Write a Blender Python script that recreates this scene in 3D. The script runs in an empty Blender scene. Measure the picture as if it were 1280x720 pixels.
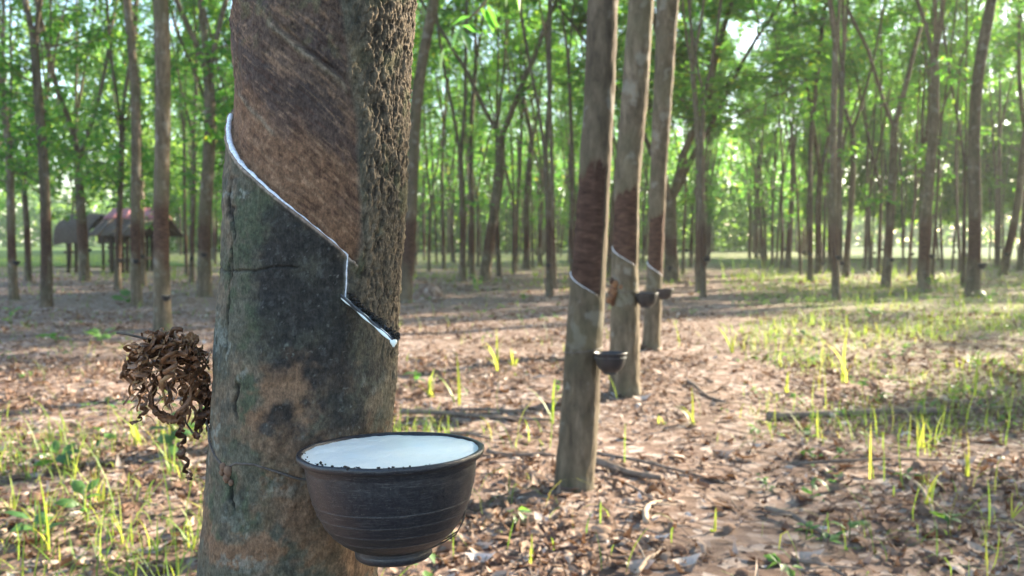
import bpy, math, random
import numpy as np
from mathutils import Vector, Matrix
R_ = math.radians
scn = bpy.context.scene
COL = scn.collection
random.seed(7); rng = np.random.default_rng(7)

# ------------------------------------------------------------------ camera, sky, sun, exposure
CAM_H, PITCH, F = 1.17, R_(3.0), 1137.8
cam = bpy.data.objects.new('camera', bpy.data.cameras.new('camera'))
COL.objects.link(cam); scn.camera = cam
cam.location = (0, 0, CAM_H); cam.rotation_euler = (R_(90) - PITCH, 0, 0)
cam.data.sensor_width = 36; cam.data.lens = 32.0
cam.data.clip_start = 0.05; cam.data.clip_end = 3000
cam.data.dof.use_dof = True; cam.data.dof.focus_distance = 0.92; cam.data.dof.aperture_fstop = 9.0

SUN_AZ, SUN_EL = R_(54), R_(23)                     # azimuth to the right of the view direction
w = bpy.data.worlds.new('World'); scn.world = w; w.use_nodes = True
nt = w.node_tree; nt.nodes.clear()
sky = nt.nodes.new('ShaderNodeTexSky'); sky.sky_type = 'NISHITA'; sky.sun_disc = False
sky.sun_elevation = SUN_EL; sky.sun_rotation = SUN_AZ
bg = nt.nodes.new('ShaderNodeBackground'); bg.inputs[1].default_value = 0.10
wo = nt.nodes.new('ShaderNodeOutputWorld')
nt.links.new(sky.outputs[0], bg.inputs[0]); nt.links.new(bg.outputs[0], wo.inputs[0])
sl = bpy.data.lights.new('sun', 'SUN'); sl.energy = 5.0; sl.angle = R_(0.5); sl.color = (1, .86, .66)
sun = bpy.data.objects.new('sun', sl); COL.objects.link(sun)
sd = Vector((math.sin(SUN_AZ) * math.cos(SUN_EL), math.cos(SUN_AZ) * math.cos(SUN_EL), math.sin(SUN_EL)))
sun.rotation_euler = sd.to_track_quat('Z', 'Y').to_euler(); sun.location = (30, 22, 30)
vs = scn.view_settings
vs.view_transform = 'Standard'; vs.look = 'None'; vs.gamma = 1; vs.use_curve_mapping = False
vs.exposure = 2.68
cy_ = scn.cycles
cy_.use_denoising = True; cy_.max_bounces = 7; cy_.diffuse_bounces = 4; cy_.transmission_bounces = 4
cy_.glossy_bounces = 2; cy_.volume_bounces = 1; cy_.sample_clamp_indirect = 4.0; cy_.caustics_reflective = False; cy_.caustics_refractive = False

# ------------------------------------------------------------------ helpers
def ray(px, py):
    u, v = (px - 640) / F, (360 - py) / F
    c, s = math.cos(PITCH), math.sin(PITCH)
    return np.array((u, c + v * s, -s + v * c))
def at(px, py, depth):
    d = ray(px, py); t = depth / d[1]
    return Vector((d[0] * t, depth, CAM_H + d[2] * t))
def gz(x, y):                                       # gentle relief of the forest floor
    return 0.018 * np.sin(x * 1.3 + .4) * np.sin(y * .9 + 1.1) + 0.010 * np.sin(x * 3.1 + y * 1.7) + .006 * np.sin(y * 5.3 - x * 4.1)
def gp(px, py):
    d = ray(px, py); t = -CAM_H / d[2]
    x, y = d[0] * t, d[1] * t
    return Vector((x, y, float(gz(x, y))))

def _hash(ix, iy, iz, seed):
    n = (ix.astype(np.int64) * 374761393 + iy.astype(np.int64) * 668265263 + iz.astype(np.int64) * 2147483647 + seed * 144269) & 0xffffffff
    n = ((n ^ (n >> 13)) * 1274126177) & 0xffffffff
    n = ((n ^ (n >> 15)) * 2246822519) & 0xffffffff
    return ((n ^ (n >> 16)) & 0xffff) / 65535.0
def vnoise(x, y, z, seed=0):
    x, y, z = np.broadcast_arrays(np.asarray(x, float), np.asarray(y, float), np.asarray(z, float))
    fx, fy, fz = np.floor(x), np.floor(y), np.floor(z)
    tx, ty, tz = x - fx, y - fy, z - fz
    tx, ty, tz = (t * t * (3 - 2 * t) for t in (tx, ty, tz))
    r = 0
    for i in (0, 1):
        for j in (0, 1):
            for k in (0, 1):
                r = r + _hash(fx + i, fy + j, fz + k, seed) * (tx if i else 1 - tx) * (ty if j else 1 - ty) * (tz if k else 1 - tz)
    return r
def fbm(x, y, z, oct=4, seed=0):
    r, a, s = 0, .5, 0
    for o in range(oct):
        r = r + a * vnoise(x, y, z, seed + o); s += a
        x, y, z, a = x * 2.03, y * 2.03, z * 2.03, a * .5
    return r / s
def sstep(a, b, x):
    t = np.clip((x - a) / (b - a), 0, 1); return t * t * (3 - 2 * t)

def mesh_np(name, v, f, mat=None, attrs=None, smooth=True):
    """v (N,3); f (M,k) faces all with k corners; attrs name -> (N,) or (N,3) per vertex"""
    me = bpy.data.meshes.new(name)
    v = np.ascontiguousarray(v, np.float32); f = np.ascontiguousarray(f, np.int32)
    M, k = f.shape
    me.vertices.add(len(v)); me.vertices.foreach_set('co', v.ravel())
    me.loops.add(M * k); me.loops.foreach_set('vertex_index', f.ravel())
    me.polygons.add(M); me.polygons.foreach_set('loop_start', np.arange(0, M * k, k, dtype=np.int32))
    me.polygons.foreach_set('loop_total', np.full(M, k, np.int32))
    if smooth: me.polygons.foreach_set('use_smooth', np.ones(M, bool))
    me.update(calc_edges=True)
    for n, a in (attrs or {}).items():
        a = np.asarray(a, np.float32)
        if a.ndim == 1:
            at_ = me.attributes.new(n, 'FLOAT', 'POINT'); at_.data.foreach_set('value', a)
        else:
            at_ = me.attributes.new(n, 'FLOAT_COLOR', 'POINT')
            at_.data.foreach_set('color', np.concatenate([a, np.ones((len(a), 1), np.float32)], 1).ravel())
    if mat: me.materials.append(mat)
    return me
class MB:
    """collects pieces (all quads) into one mesh"""
    def __init__(s): s.v, s.f, s.n, s.a = [], [], 0, []
    def add(s, v, f, a=0.0):
        v = np.asarray(v, float); f = np.asarray(f, int)
        s.v.append(v); s.f.append(f + s.n); s.n += len(v)
        s.a.append(np.full(len(v), a) if np.isscalar(a) else np.asarray(a, float))
    def mesh(s, name, mat, attr='rnd', smooth=True):
        return mesh_np(name, np.concatenate(s.v), np.concatenate(s.f), mat, {attr: np.concatenate(s.a)}, smooth)
def link(name, me, parent=None, loc=None):
    o = bpy.data.objects.new(name, me); COL.objects.link(o)
    if parent is not None: o.parent = parent
    if loc is not None: o.location = loc
    return o
def tag(o, label=None, cat=None, group=None, kind=None):
    if label: o['label'] = label
    if cat: o['category'] = cat
    if group: o['group'] = group
    if kind: o['kind'] = kind
    return o
def empty(name, loc, rz=0.0):
    o = bpy.data.objects.new(name, None); COL.objects.link(o); o.location = loc; o.rotation_euler = (0, 0, rz)
    o.empty_display_size = .1
    return o
def tube(pts, rad, n=8, cap=True, flat=1.0):
    """tube along pts with radius per point -> verts, quads"""
    P = np.asarray([tuple(p) for p in pts], float); m = len(P)
    rad = np.full(m, rad, float) if np.isscalar(rad) else np.asarray(rad, float)
    T = np.gradient(P, axis=0); T /= np.linalg.norm(T, axis=1, keepdims=True) + 1e-12
    up = np.array((0, 0, 1.)) if abs(T[0][2]) < .9 else np.array((1., 0, 0))
    V = []
    N = np.cross(T[0], up); N /= np.linalg.norm(N)
    for i in range(m):
        N = N - T[i] * np.dot(N, T[i]); N /= np.linalg.norm(N) + 1e-12
        B = np.cross(T[i], N)
        a = np.arange(n) * 2 * math.pi / n
        V.append(P[i] + rad[i] * (np.cos(a)[:, None] * N + flat * np.sin(a)[:, None] * B))
    Fq = [(i * n + j, i * n + (j + 1) % n, (i + 1) * n + (j + 1) % n, (i + 1) * n + j) for i in range(m - 1) for j in range(n)]
    V = np.concatenate(V)
    if cap:
        k = len(V); V = np.concatenate([V, P[[0]], P[[-1]]])
        for j in range(0, n, 2):
            Fq.append((k, (j + 2) % n, (j + 1) % n, j))
            b = (m - 1) * n
            Fq.append((k + 1, b + j, b + (j + 1) % n, b + (j + 2) % n))
    return V, np.array(Fq)
def lathe(prof, n=48):
    """profile [(r,z)] -> verts, quads"""
    m = len(prof); a = np.arange(n) * 2 * math.pi / n
    V = np.concatenate([np.stack([r * np.cos(a), r * np.sin(a), np.full(n, z)], 1) for r, z in prof])
    Fq = [(i * n + j, i * n + (j + 1) % n, (i + 1) * n + (j + 1) % n, (i + 1) * n + j) for i in range(m - 1) for j in range(n)]
    return V, np.array(Fq)
def box(c, s, rot=None):
    c = np.array(c, float); s = np.array(s, float) / 2
    v = np.array([(x, y, z) for x in (-1, 1) for y in (-1, 1) for z in (-1, 1)], float) * s
    if rot is not None: v = v @ np.array(rot.to_matrix() if hasattr(rot, 'to_matrix') else rot).T
    return v + c, np.array([(0, 1, 3, 2), (4, 6, 7, 5), (0, 4, 5, 1), (2, 3, 7, 6), (0, 2, 6, 4), (1, 5, 7, 3)])

# ------------------------------------------------------------------ materials
class N:
    def __init__(s, name):
        s.m = bpy.data.materials.new(name); s.m.use_nodes = True; s.t = s.m.node_tree; s.t.nodes.clear()
        s.out = s.t.nodes.new('ShaderNodeOutputMaterial')
    def n(s, typ, ins=None, **kw):
        nd = s.t.nodes.new('ShaderNode' + typ)
        for k, v in kw.items(): setattr(nd, k, v)
        for k, v in (ins or {}).items(): s.set(nd.inputs[k], v)
        return nd
    def set(s, sock, v):
        if isinstance(v, bpy.types.NodeSocket): s.t.links.new(v, sock)
        elif isinstance(v, bpy.types.Node): s.t.links.new(v.outputs[0], sock)
        else:
            if isinstance(v, tuple) and len(v) == 3 and sock.type == 'RGBA': v = v + (1,)
            sock.default_value = v
    def attr(s, name, out='Fac'): return s.n('Attribute', attribute_name=name).outputs[out]
    def noise(s, scale, detail=4, rough=.6, vec=None, out=0):
        nd = s.n('TexNoise', {'Scale': scale, 'Detail': detail, 'Roughness': rough})
        if vec is not None: s.set(nd.inputs['Vector'], vec)
        return nd.outputs[out]
    def ramp(s, fac, stops, interp='LINEAR'):
        nd = s.n('ValToRGB', {'Fac': fac}); cr = nd.color_ramp; cr.interpolation = interp
        while len(cr.elements) < len(stops): cr.elements.new(.5)
        for e, (p, c) in zip(cr.elements, stops):
            e.position = p; e.color = (c + (1,)) if isinstance(c, tuple) else (c, c, c, 1)
        return nd.outputs[0]
    def mix(s, f, a, b, mode='MIX'):
        nd = s.n('Mix', data_type='RGBA', blend_type=mode)
        s.set(nd.inputs[0], f); s.set(nd.inputs[6], a); s.set(nd.inputs[7], b); return nd.outputs[2]
    def math(s, op, a, b=0.0, clamp=False):
        nd = s.n('Math', operation=op, use_clamp=clamp); s.set(nd.inputs[0], a); s.set(nd.inputs[1], b); return nd.outputs[0]
    def obj(s): return s.n('TexCoord').outputs['Object']
    def scale(s, vec, xyz):
        nd = s.n('Mapping'); s.set(nd.inputs['Vector'], vec); nd.inputs['Scale'].default_value = xyz; return nd.outputs[0]
    def bump(s, h, strength=.4, dist=.01): return s.n('Bump', {'Height': h, 'Strength': strength, 'Distance': dist}).outputs[0]
    def bsdf(s, col, rough=.8, normal=None, spec=.3, **k):
        nd = s.n('BsdfPrincipled', {'Base Color': col, 'Roughness': rough, 'Specular IOR Level': spec})
        for a, b in k.items(): s.set(nd.inputs[a.replace('_', ' ')], b)
        if normal is not None: s.set(nd.inputs['Normal'], normal)
        s.t.links.new(nd.outputs[0], s.out.inputs[0]); return s.m

def m_leaf(name, stops, trans, tmix=.45, varied=True, rough=.5, spec=.35):
    s = N(name); f = s.attr('rnd')
    c = s.ramp(f, stops)
    tc = s.ramp(f, trans)
    if varied:
        oi = s.n('ObjectInfo').outputs['Random']
        hs = s.n('HueSaturation', {'Hue': s.math('ADD', s.math('MULTIPLY', oi, .05), .475), 'Value': s.math('ADD', s.math('MULTIPLY', oi, .5), .75), 'Color': c}); c = hs.outputs[0]
    p = s.n('BsdfPrincipled', {'Base Color': c, 'Roughness': rough, 'Specular IOR Level': spec})
    t = s.n('BsdfTranslucent', {'Color': tc})
    x = s.n('MixShader', {0: tmix, 1: p.outputs[0], 2: t.outputs[0]})
    s.t.links.new(x.outputs[0], s.out.inputs[0]); return s.m
G = lambda *a: tuple(a)
M_leaf = m_leaf('rubber_leaf', [(0, G(.030, .090, .034)), (.5, G(.045, .14, .035)), (.85, G(.085, .20, .03)), (1, G(.17, .25, .03))],
                [(0, G(.08, .30, .045)), (.6, G(.20, .46, .05)), (.9, G(.45, .62, .06)), (1, G(.70, .70, .06))], .58)
M_far = m_leaf('far_foliage', [(0, G(.04, .10, .03)), (1, G(.09, .18, .04))], [(0, G(.14, .32, .05)), (1, G(.32, .5, .06))], .5)
M_grass = m_leaf('grass_blade', [(0, G(.07, .14, .025)), (.6, G(.13, .22, .035)), (1, G(.26, .3, .06))],
                 [(0, G(.16, .32, .04)), (.6, G(.34, .46, .05)), (1, G(.62, .58, .1))], .45, False)
M_plant = m_leaf('seedling_leaf', [(0, G(.035, .10, .035)), (1, G(.07, .16, .04))], [(0, G(.12, .32, .06)), (1, G(.25, .45, .06))], .35, False)
M_dryleaf = m_leaf('dry_leaf', [(0, G(.10, .058, .045)), (.35, G(.155, .100, .072)), (.65, G(.26, .19, .145)), (.85, G(.42, .345, .295)), (1, G(.60, .56, .53))],
                   [(0, G(.12, .05, .02)), (1, G(.4, .22, .1))], .12, False, .85, .1)

def m_bark_bg():
    s = N('rubber_bark'); o = s.obj(); oi = s.n('ObjectInfo').outputs['Random']
    st = s.scale(o, (9, 9, 2.2))
    n1 = s.noise(1.0, 6, .65, st); n2 = s.noise(26, 4, .7, s.scale(o, (1, 1, .35))); n3 = s.noise(7, 3, .55, o)
    c = s.ramp(n1, [(.28, G(.050, .041, .031)), (.48, G(.112, .092, .066)), (.70, G(.185, .153, .115))])
    c = s.mix(1.0, c, s.ramp(n2, [(.3, .55), (.5, 1.0), (.72, 1.4)]), 'MULTIPLY')
    c = s.mix(s.ramp(n3, [(.57, 0.0), (.64, .5)]), c, G(.24, .24, .215))          # grey lichen
    c = s.mix(s.ramp(s.noise(3.2, 3, .5, o), [(.45, 0.0), (.62, .45)]), c, G(.095, .095, .058))   # algae
    pn = s.attr('panel')
    pc = s.ramp(s.noise(1, 5, .65, s.scale(o, (14, 14, 40))), [(.3, G(.028, .017, .014)), (.5, G(.070, .041, .031)), (.75, G(.13, .08, .058))])
    pn = s.math('MULTIPLY', pn, s.ramp(s.math('FRACT', s.math('MULTIPLY', oi, 7.3)), [(0, .8), (.5, .95), (1, 1.0)]), True)
    c = s.mix(pn, c, pc)
    c = s.mix(1.0, c, s.ramp(oi, [(0, G(.75, .72, .7)), (1, G(1.1, 1.05, 1.0))]), 'MULTIPLY')
    h = s.math('ADD', s.math('MULTIPLY', n2, .6), n1)
    return s.bsdf(c, .9, s.bump(h, .6, .012), .15)
M_bark = m_bark_bg()
def m_big():
    s = N('foreground_bark'); o = s.obj(); c = s.attr('col', 'Color'); ro = s.attr('rough')
    fine = s.noise(420, 5, .7, s.scale(o, (1, 1, .5))); mid = s.noise(130, 5, .7, o)
    c = s.mix(1.0, c, s.ramp(mid, [(.28, .5), (.5, 1.0), (.72, 1.5)]), 'MULTIPLY')
    c = s.mix(1.0, c, s.ramp(fine, [(.28, .5), (.5, 1.0), (.75, 1.6)]), 'MULTIPLY')
    vo = s.n('TexVoronoi', {'Vector': s.scale(o, (150, 150, 60)), 'Scale': 1.0}, feature='DISTANCE_TO_EDGE').outputs[0]
    h = s.math('ADD', s.math('ADD', fine, mid), s.math('MULTIPLY', s.math('MINIMUM', vo, .25), s.math('MULTIPLY', ro, 2.5)))
    return s.bsdf(c, .86, s.bump(h, .55, .0022), .25)
M_big = m_big()
def m_latex():
    s = N('white_latex'); o = s.obj()
    n = s.noise(90, 4, .6, o)
    c = s.ramp(n, [(.3, G(.72, .80, .79)), (.6, G(.82, .87, .84))])
    return s.bsdf(c, .28, s.bump(s.noise(26, 5, .65, o), .28, .004), .5)
M_latex = m_latex()
def m_latexline():
    s = N('latex_trickle'); o = s.obj(); n = s.noise(260, 4, .7, o)
    return s.bsdf(s.ramp(n, [(.3, G(.42, .42, .47)), (.55, G(.8, .82, .88))]), .35, s.bump(n, .3, .001), .5)
M_line = m_latexline()
def m_cup():
    s = N('black_cup_plastic'); o = s.obj()
    n = s.noise(38, 5, .65, o); f = s.noise(300, 3, .6, s.scale(o, (1, 1, 3)))
    c = s.ramp(n, [(.3, G(.006, .0065, .010)), (.55, G(.013, .0135, .019)), (.8, G(.030, .029, .031))])
    dust = s.ramp(s.math('ADD', s.math('MULTIPLY', f, .7), s.math('MULTIPLY', n, .4)), [(.56, 0.0), (.72, .6)])
    c = s.mix(dust, c, G(.055, .055, .058))
    sc = s.noise(1, 3, .8, s.scale(o, (5, 5, 150))); sp_ = s.noise(55, 2, .5, o)
    c = s.mix(s.ramp(sc, [(.58, 0.0), (.64, .6)]), c, G(.12, .115, .11)); c = s.mix(s.ramp(sp_, [(.68, 0.0), (.72, .35)]), c, G(.22, .2, .17))
    gr = s.attr('rnd')
    c = s.mix(s.math('MULTIPLY', gr, s.ramp(s.noise(70, 4, .7, o), [(.45, .0), (.62, .55)])), c, G(.15, .145, .14))
    ro = s.ramp(n, [(.3, .27), (.7, .5)])
    return s.bsdf(c, ro, s.bump(s.math('ADD', f, n), .22, .0012), .45)
M_cup = m_cup()
def simple(name, a, b, scale=30, rough=.85, bump=.4, dist=.004, spec=.2, vec=(1, 1, 1)):
    s = N(name); o = s.scale(s.obj(), vec); n = s.noise(scale, 5, .65, o)
    return s.bsdf(s.ramp(n, [(.3, a), (.7, b)]), rough, s.bump(n, bump, dist), spec)
M_strip = None
def m_strip():
    s = N('dried_latex_strip'); o = s.obj(); r = s.attr('rnd'); n = s.noise(140, 4, .7, o)
    c = s.ramp(r, [(0, G(.05, .024, .014)), (.45, G(.15, .068, .032)), (.8, G(.28, .14, .065)), (1, G(.40, .25, .13))])
    c = s.mix(1.0, c, s.ramp(n, [(.3, .5), (.7, 1.3)]), 'MULTIPLY')
    return s.bsdf(c, .55, s.bump(n, .5, .002), .35)
M_strip = m_strip()
M_debris = simple('dark_debris', G(.012, .011, .01), G(.04, .034, .028), 200, .8, .6, .002)
M_tin = simple('stained_tin_spout', G(.025, .025, .027), G(.12, .12, .125), 120, .5, .4, .0015, .5)
M_wire = simple('rusty_wire', G(.05, .035, .026), G(.12, .10, .085), 200, .6, .3, .001, .4)
M_knot = simple('clay_knot', G(.13, .075, .05), G(.24, .15, .10), 200, .9, .6, .002)
M_stick = simple('fallen_stick', G(.09, .066, .052), G(.24, .19, .155), 18, .9, .6, .006, .15, (1, 1, 1))
M_palestick = simple('pale_stick', G(.28, .2, .14), G(.46, .36, .27), 18, .85, .5, .004, .2)
M_post = simple('dark_post_timber', G(.035, .026, .02), G(.09, .068, .05), 8, .9, .5, .01)
M_thatch = simple('weathered_thatch', G(.06, .05, .042), G(.15, .12, .1), 12, .95, .8, .03, .1, (1, 4, 4))
M_tinroof = simple('faded_red_tin', G(.24, .085, .095), G(.34, .14, .15), 3, .55, .2, .01, .4)
M_shade = simple('blue_green_netting', G(.08, .32, .28), G(.14, .45, .38), 6, .8, .2, .01, .2)
def m_ground():
    s = N('forest_floor'); o = s.obj()
    big = s.noise(.55, 4, .6, o); mid = s.noise(9, 6, .7, o); fin = s.noise(60, 5, .75, o)
    soil = s.ramp(s.math('ADD', s.math('MULTIPLY', mid, .6), s.math('MULTIPLY', fin, .4)), [(.3, G(.062, .042, .032)), (.5, G(.128, .090, .068)), (.7, G(.215, .160, .125))])
    v = s.n('TexVoronoi', {'Vector': o, 'Scale': 17.0, 'Randomness': 1.0})
    lf = s.ramp(s.n('SeparateColor', {0: v.outputs['Color']}).outputs[0], [(0, G(.09, .052, .040)), (.4, G(.19, .125, .10)), (.75, G(.3, .225, .19)), (1, G(.46, .40, .37))])
    c = s.mix(s.ramp(big, [(.35, .35), (.65, .8)]), soil, lf)
    sx = s.n('SeparateXYZ', {0: o})
    aisle = s.math('SUBTRACT', sx.outputs[0], s.math('MULTIPLY', sx.outputs[1], .222))     # strips between the rows run along (.222, 1)
    g1 = s.n('MapRange', {0: sx.outputs[1], 1: 30.0, 2: 52.0}).outputs[0]
    g2 = s.math('MULTIPLY', s.n('MapRange', {0: aisle, 1: .4, 2: 1.8}).outputs[0], s.n('MapRange', {0: sx.outputs[1], 1: 4.0, 2: 16.0}).outputs[0])
    gm = s.math('MAXIMUM', g1, s.math('MULTIPLY', g2, .5))
    gm = s.math('MULTIPLY', gm, s.ramp(s.noise(1.6, 5, .7, o), [(.38, .15), (.58, 1.0)]))
    grass = s.ramp(fin, [(.3, G(.055, .10, .025)), (.7, G(.15, .22, .05))])
    c = s.mix(gm, c, grass)
    h = s.math('ADD', mid, s.math('MULTIPLY', v.outputs['Distance'], .6))
    return s.bsdf(c, .92, s.bump(s.math('ADD', h, s.math('MULTIPLY', fin, .5)), .7, .02), .15)
M_ground = m_ground()
def m_field():
    s = N('sunlit_field'); o = s.obj()
    return s.bsdf(s.ramp(s.noise(.8, 6, .7, o), [(.3, G(.035, .08, .015)), (.7, G(.08, .125, .028))]), .9, None, .1)
M_field = m_field()

# ------------------------------------------------------------------ ground, field, distant wood
def build_ground():
    def axis(lims):
        out = []
        for a, b, st in lims: out += list(np.arange(a, b, st))
        return np.array(out + [lims[-1][1]])
    xs = axis([(-400, -60, 40), (-60, -12, 3), (-12, 12, .2), (12, 60, 3), (60, 400, 40)])
    ys = axis([(-60, -4, 7), (-4, 1, .5), (1, 16, .15), (16, 50, 1.5), (50, 100, 10), (100, 500, 50)])
    X, Y = np.meshgrid(xs, ys)
    Z = gz(X, Y)
    bumpy = (fbm(X * 6, Y * 6, X * 0, 3, 5) - .5) * .02
    near = (np.abs(X) < 12) & (Y > 1) & (Y < 16)
    Z = Z + bumpy * near
    v = np.stack([X, Y, Z], -1).reshape(-1, 3); nx = len(xs); ny = len(ys)
    i = np.arange(nx * ny).reshape(ny, nx)
    f = np.stack([i[:-1, :-1], i[:-1, 1:], i[1:, 1:], i[1:, :-1]], -1).reshape(-1, 4)
    tag(link('ground', mesh_np('ground', v, f, M_ground)), kind='structure')
build_ground()
def sheet(name, poly, z):
    me = bpy.data.meshes.new(name); me.from_pydata([(x, y, z) for x, y in poly], [], [list(range(len(poly)))]); me.materials.append(M_field)
    tag(link(name, me), kind='structure')
sheet('field', [(-390, 38), (-12.5, 39.5), (-21, 52), (-36, 99), (40, 99), (18, 53), (390, 44), (390, 480), (-390, 480)], .05)

# ------------------------------------------------------------------ leaves (vectorised)
def leaf_mesh_arrays(P, D, L, W, roll, fold=.25):
    """rhombic leaflets folded along the midrib: 4 verts, 2 tris as 2 'quads' need k equal -> triangles"""
    n = len(P)
    D = D / (np.linalg.norm(D, axis=1, keepdims=True) + 1e-9)
    up = np.tile(np.array((0, 0, 1.)), (n, 1)); S = np.cross(D, up); S /= np.linalg.norm(S, axis=1, keepdims=True) + 1e-9
    Nn = np.cross(S, D)
    c, s = np.cos(roll)[:, None], np.sin(roll)[:, None]
    S2 = S * c + Nn * s; N2 = Nn * c - S * s
    L, W = L[:, None], W[:, None]
    a = P; b = P + D * L * .45 + S2 * W / 2 + N2 * W * fold; t = P + D * L - N2 * L * .12; d = P + D * L * .45 - S2 * W / 2 + N2 * W * fold
    v = np.stack([a, b, t, d], 1).reshape(-1, 3)
    k = np.arange(n)[:, None] * 4
    f = np.concatenate([k + np.array([[0, 2, 1]]), k + np.array([[0, 3, 2]])], 0)
    return v, f

def crown_from_shoots(name, shoots, r, per=10):
    """each shoot: whorl of long-stalked leaves of three leaflets"""
    P, D = [], []
    for (p, d, k) in shoots:
        for _ in range(k):
            az = r.uniform(0, 2 * math.pi); el = r.normal(-.05, .45)
            dd = np.array((math.cos(az) * math.cos(el), math.sin(az) * math.cos(el), math.sin(el)))
            q = np.array(p) + np.array(d) * r.uniform(-.35, .12) + dd * r.uniform(.06, .3)
            droop = r.uniform(.1, .9)
            side = np.cross(dd, (0, 0, 1)); side /= np.linalg.norm(side) + 1e-9
            for j in (-1, 0, 1):
                P.append(q); D.append(dd + side * j * .75 - np.array((0, 0, droop)))
    P = np.array(P); D = np.array(D); n = len(P)
    L = r.uniform(.085, .165, n); W = L * r.uniform(.36, .46, n)
    v, f = leaf_mesh_arrays(P, D, L, W, r.normal(0, .35, n))
    rnd = np.repeat(np.clip(r.normal(.45, .22, n), 0, 1), 4)
    return mesh_np(name, v, f, M_leaf, {'rnd': rnd}, False)

def grow_tree(seed, h_fork, r0, lean=(0, 0), n_lead=3, low=False, spread=.28, height=13.5, panel=(.75, 1.65), bend=.08, dens=1.0, axis=None):
    """returns trunk mesh (tapered stem, limbs, branchlets) and shoots"""
    r = np.random.default_rng(seed); mb = MB(); shoots = []
    def seg(p0, d0, length, ra, rb, wob, n, up=0.0):
        pts = [np.array(p0, float)]; d = np.array(d0, float)
        for i in range(n):
            d = d + r.normal(0, wob, 3) + np.array((0, 0, up)); d /= np.linalg.norm(d)
            pts.append(pts[-1] + d * length / n)
        return pts, np.linspace(ra, rb, n + 1), d
    # stem
    zs = np.concatenate([[0, .04, .1, .2, .4], np.linspace(.6, h_fork, max(6, int(h_fork / .22)))])
    ph = r.uniform(0, 6.28, 2)
    px = lean[0] * zs + bend * np.sin(zs * .9 + ph[0]) * zs / 4; py = lean[1] * zs + bend * np.sin(zs * .8 + ph[1]) * zs / 4
    rad = r0 * (1 - .30 * zs / max(h_fork, 4)) + r0 * .28 * np.exp(-zs / .12)
    ns = 14
    if axis is not None: zs, px, py, rad = axis
    V, Fq = tube(np.stack([px, py, zs], 1), rad, ns, False)
    ring = np.repeat(np.arange(len(zs)), ns); ang = np.tile(np.arange(ns) * 2 * math.pi / ns, len(zs))
    # tapped panel band, helical lower edge, slightly sunken
    zz = V[:, 2]; cx_ = px[ring]; cy_2 = py[ring]
    th = np.arctan2(V[:, 1] - cy_2, V[:, 0] - cx_)
    pn = sstep(panel[0] - .05, panel[0] + .05, zz + .07 * th) * (1 - sstep(panel[1] - .04, panel[1] + .04, zz)) if panel else np.zeros(len(V))
    ax = np.stack([cx_, cy_2, zz], 1)
    if axis is None: V = ax + (V - ax) * (1 - .05 * pn + .05 * r.normal(0, 1, len(V)) * .4)[:, None]
    if axis is None: mb.add(V, Fq, pn)
    top = np.array((px[-1], py[-1], zs[-1])); rt = rad[-1]
    tdir = np.array((px[-1] - px[-2], py[-1] - py[-2], zs[-1] - zs[-2])); tdir /= np.linalg.norm(tdir)
    az0 = r.uniform(0, 6.28)
    for k in range(n_lead):
        az = az0 + k * 2 * math.pi / n_lead + r.normal(0, .35); sp = spread * r.uniform(.6, 1.3)
        d = tdir + sp * np.array((math.cos(az), math.sin(az), 0)); d /= np.linalg.norm(d)
        ln = (height - h_fork) * r.uniform(.8, 1.05)
        fr = (.8 if k == 0 else .62) * (1 if n_lead < 3 else .9)
        pts, rr, _ = seg(top - tdir * .12, d, ln, rt * fr, .018, .055, 12, .035)
        V, Fq = tube(pts, rr, 8, False); mb.add(V, Fq, 0)
        nb = int(11 * dens)
        for b in range(nb):
            t = r.uniform(.26, 1.0); i = min(int(t * 12), 11); q = pts[i] + (pts[i + 1] - pts[i]) * (t * 12 - i)
            az2 = r.uniform(0, 6.28); el = r.uniform(.1, .9)
            d2 = np.array((math.cos(az2) * math.cos(el), math.sin(az2) * math.cos(el), math.sin(el)))
            bl = r.uniform(1.0, 2.3) * (1.15 - .45 * t)
            p2, r2, dd = seg(q, d2, bl, max(rr[i] * .45, .014), .006, .12, 5, .02)
            V, Fq = tube(p2, r2, 5, False); mb.add(V, Fq, 0)
            shoots.append((p2[-1], dd, 17))
            for c in range(int(r.integers(3, 6))):
                tt = r.uniform(.3, 1); ii = min(int(tt * 5), 4); q2 = p2[ii]
                d3 = dd * .6 + r.normal(0, .6, 3); d3 /= np.linalg.norm(d3)
                p3, r3, d4 = seg(q2, d3, r.uniform(.4, .9), .009, .004, .15, 3, .0)
                V, Fq = tube(p3, r3, 4, False); mb.add(V, Fq, 0)
                shoots.append((p3[-1], d4, 16)); 
                if r.random() < .6: shoots.append((p3[-2], d4, 6))
    if low:                                         # thin shaded shoots on the lower stem
        for b in range(low):
            z = r.uniform(1.9, h_fork * 1.15 if h_fork < 4 else h_fork); i = int(np.argmin(abs(zs - z)))
            az2 = r.uniform(0, 6.28); d2 = np.array((math.cos(az2), math.sin(az2), r.uniform(.1, .6)))
            p2, r2, dd = seg((px[i], py[i], zs[i]), d2, r.uniform(.6, 1.7), .012, .005, .12, 5, .02)
            V, Fq = tube(p2, r2, 5, False); mb.add(V, Fq, 0)
            for q in (3, 4, 5): shoots.append((p2[q], dd, 8))
    return mb.mesh('trunk', M_bark, 'panel'), shoots, r
def variant(seed, **k):
    tm, sh, r = grow_tree(seed, **k)
    return tm, crown_from_shoots('crown', sh, r)
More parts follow.
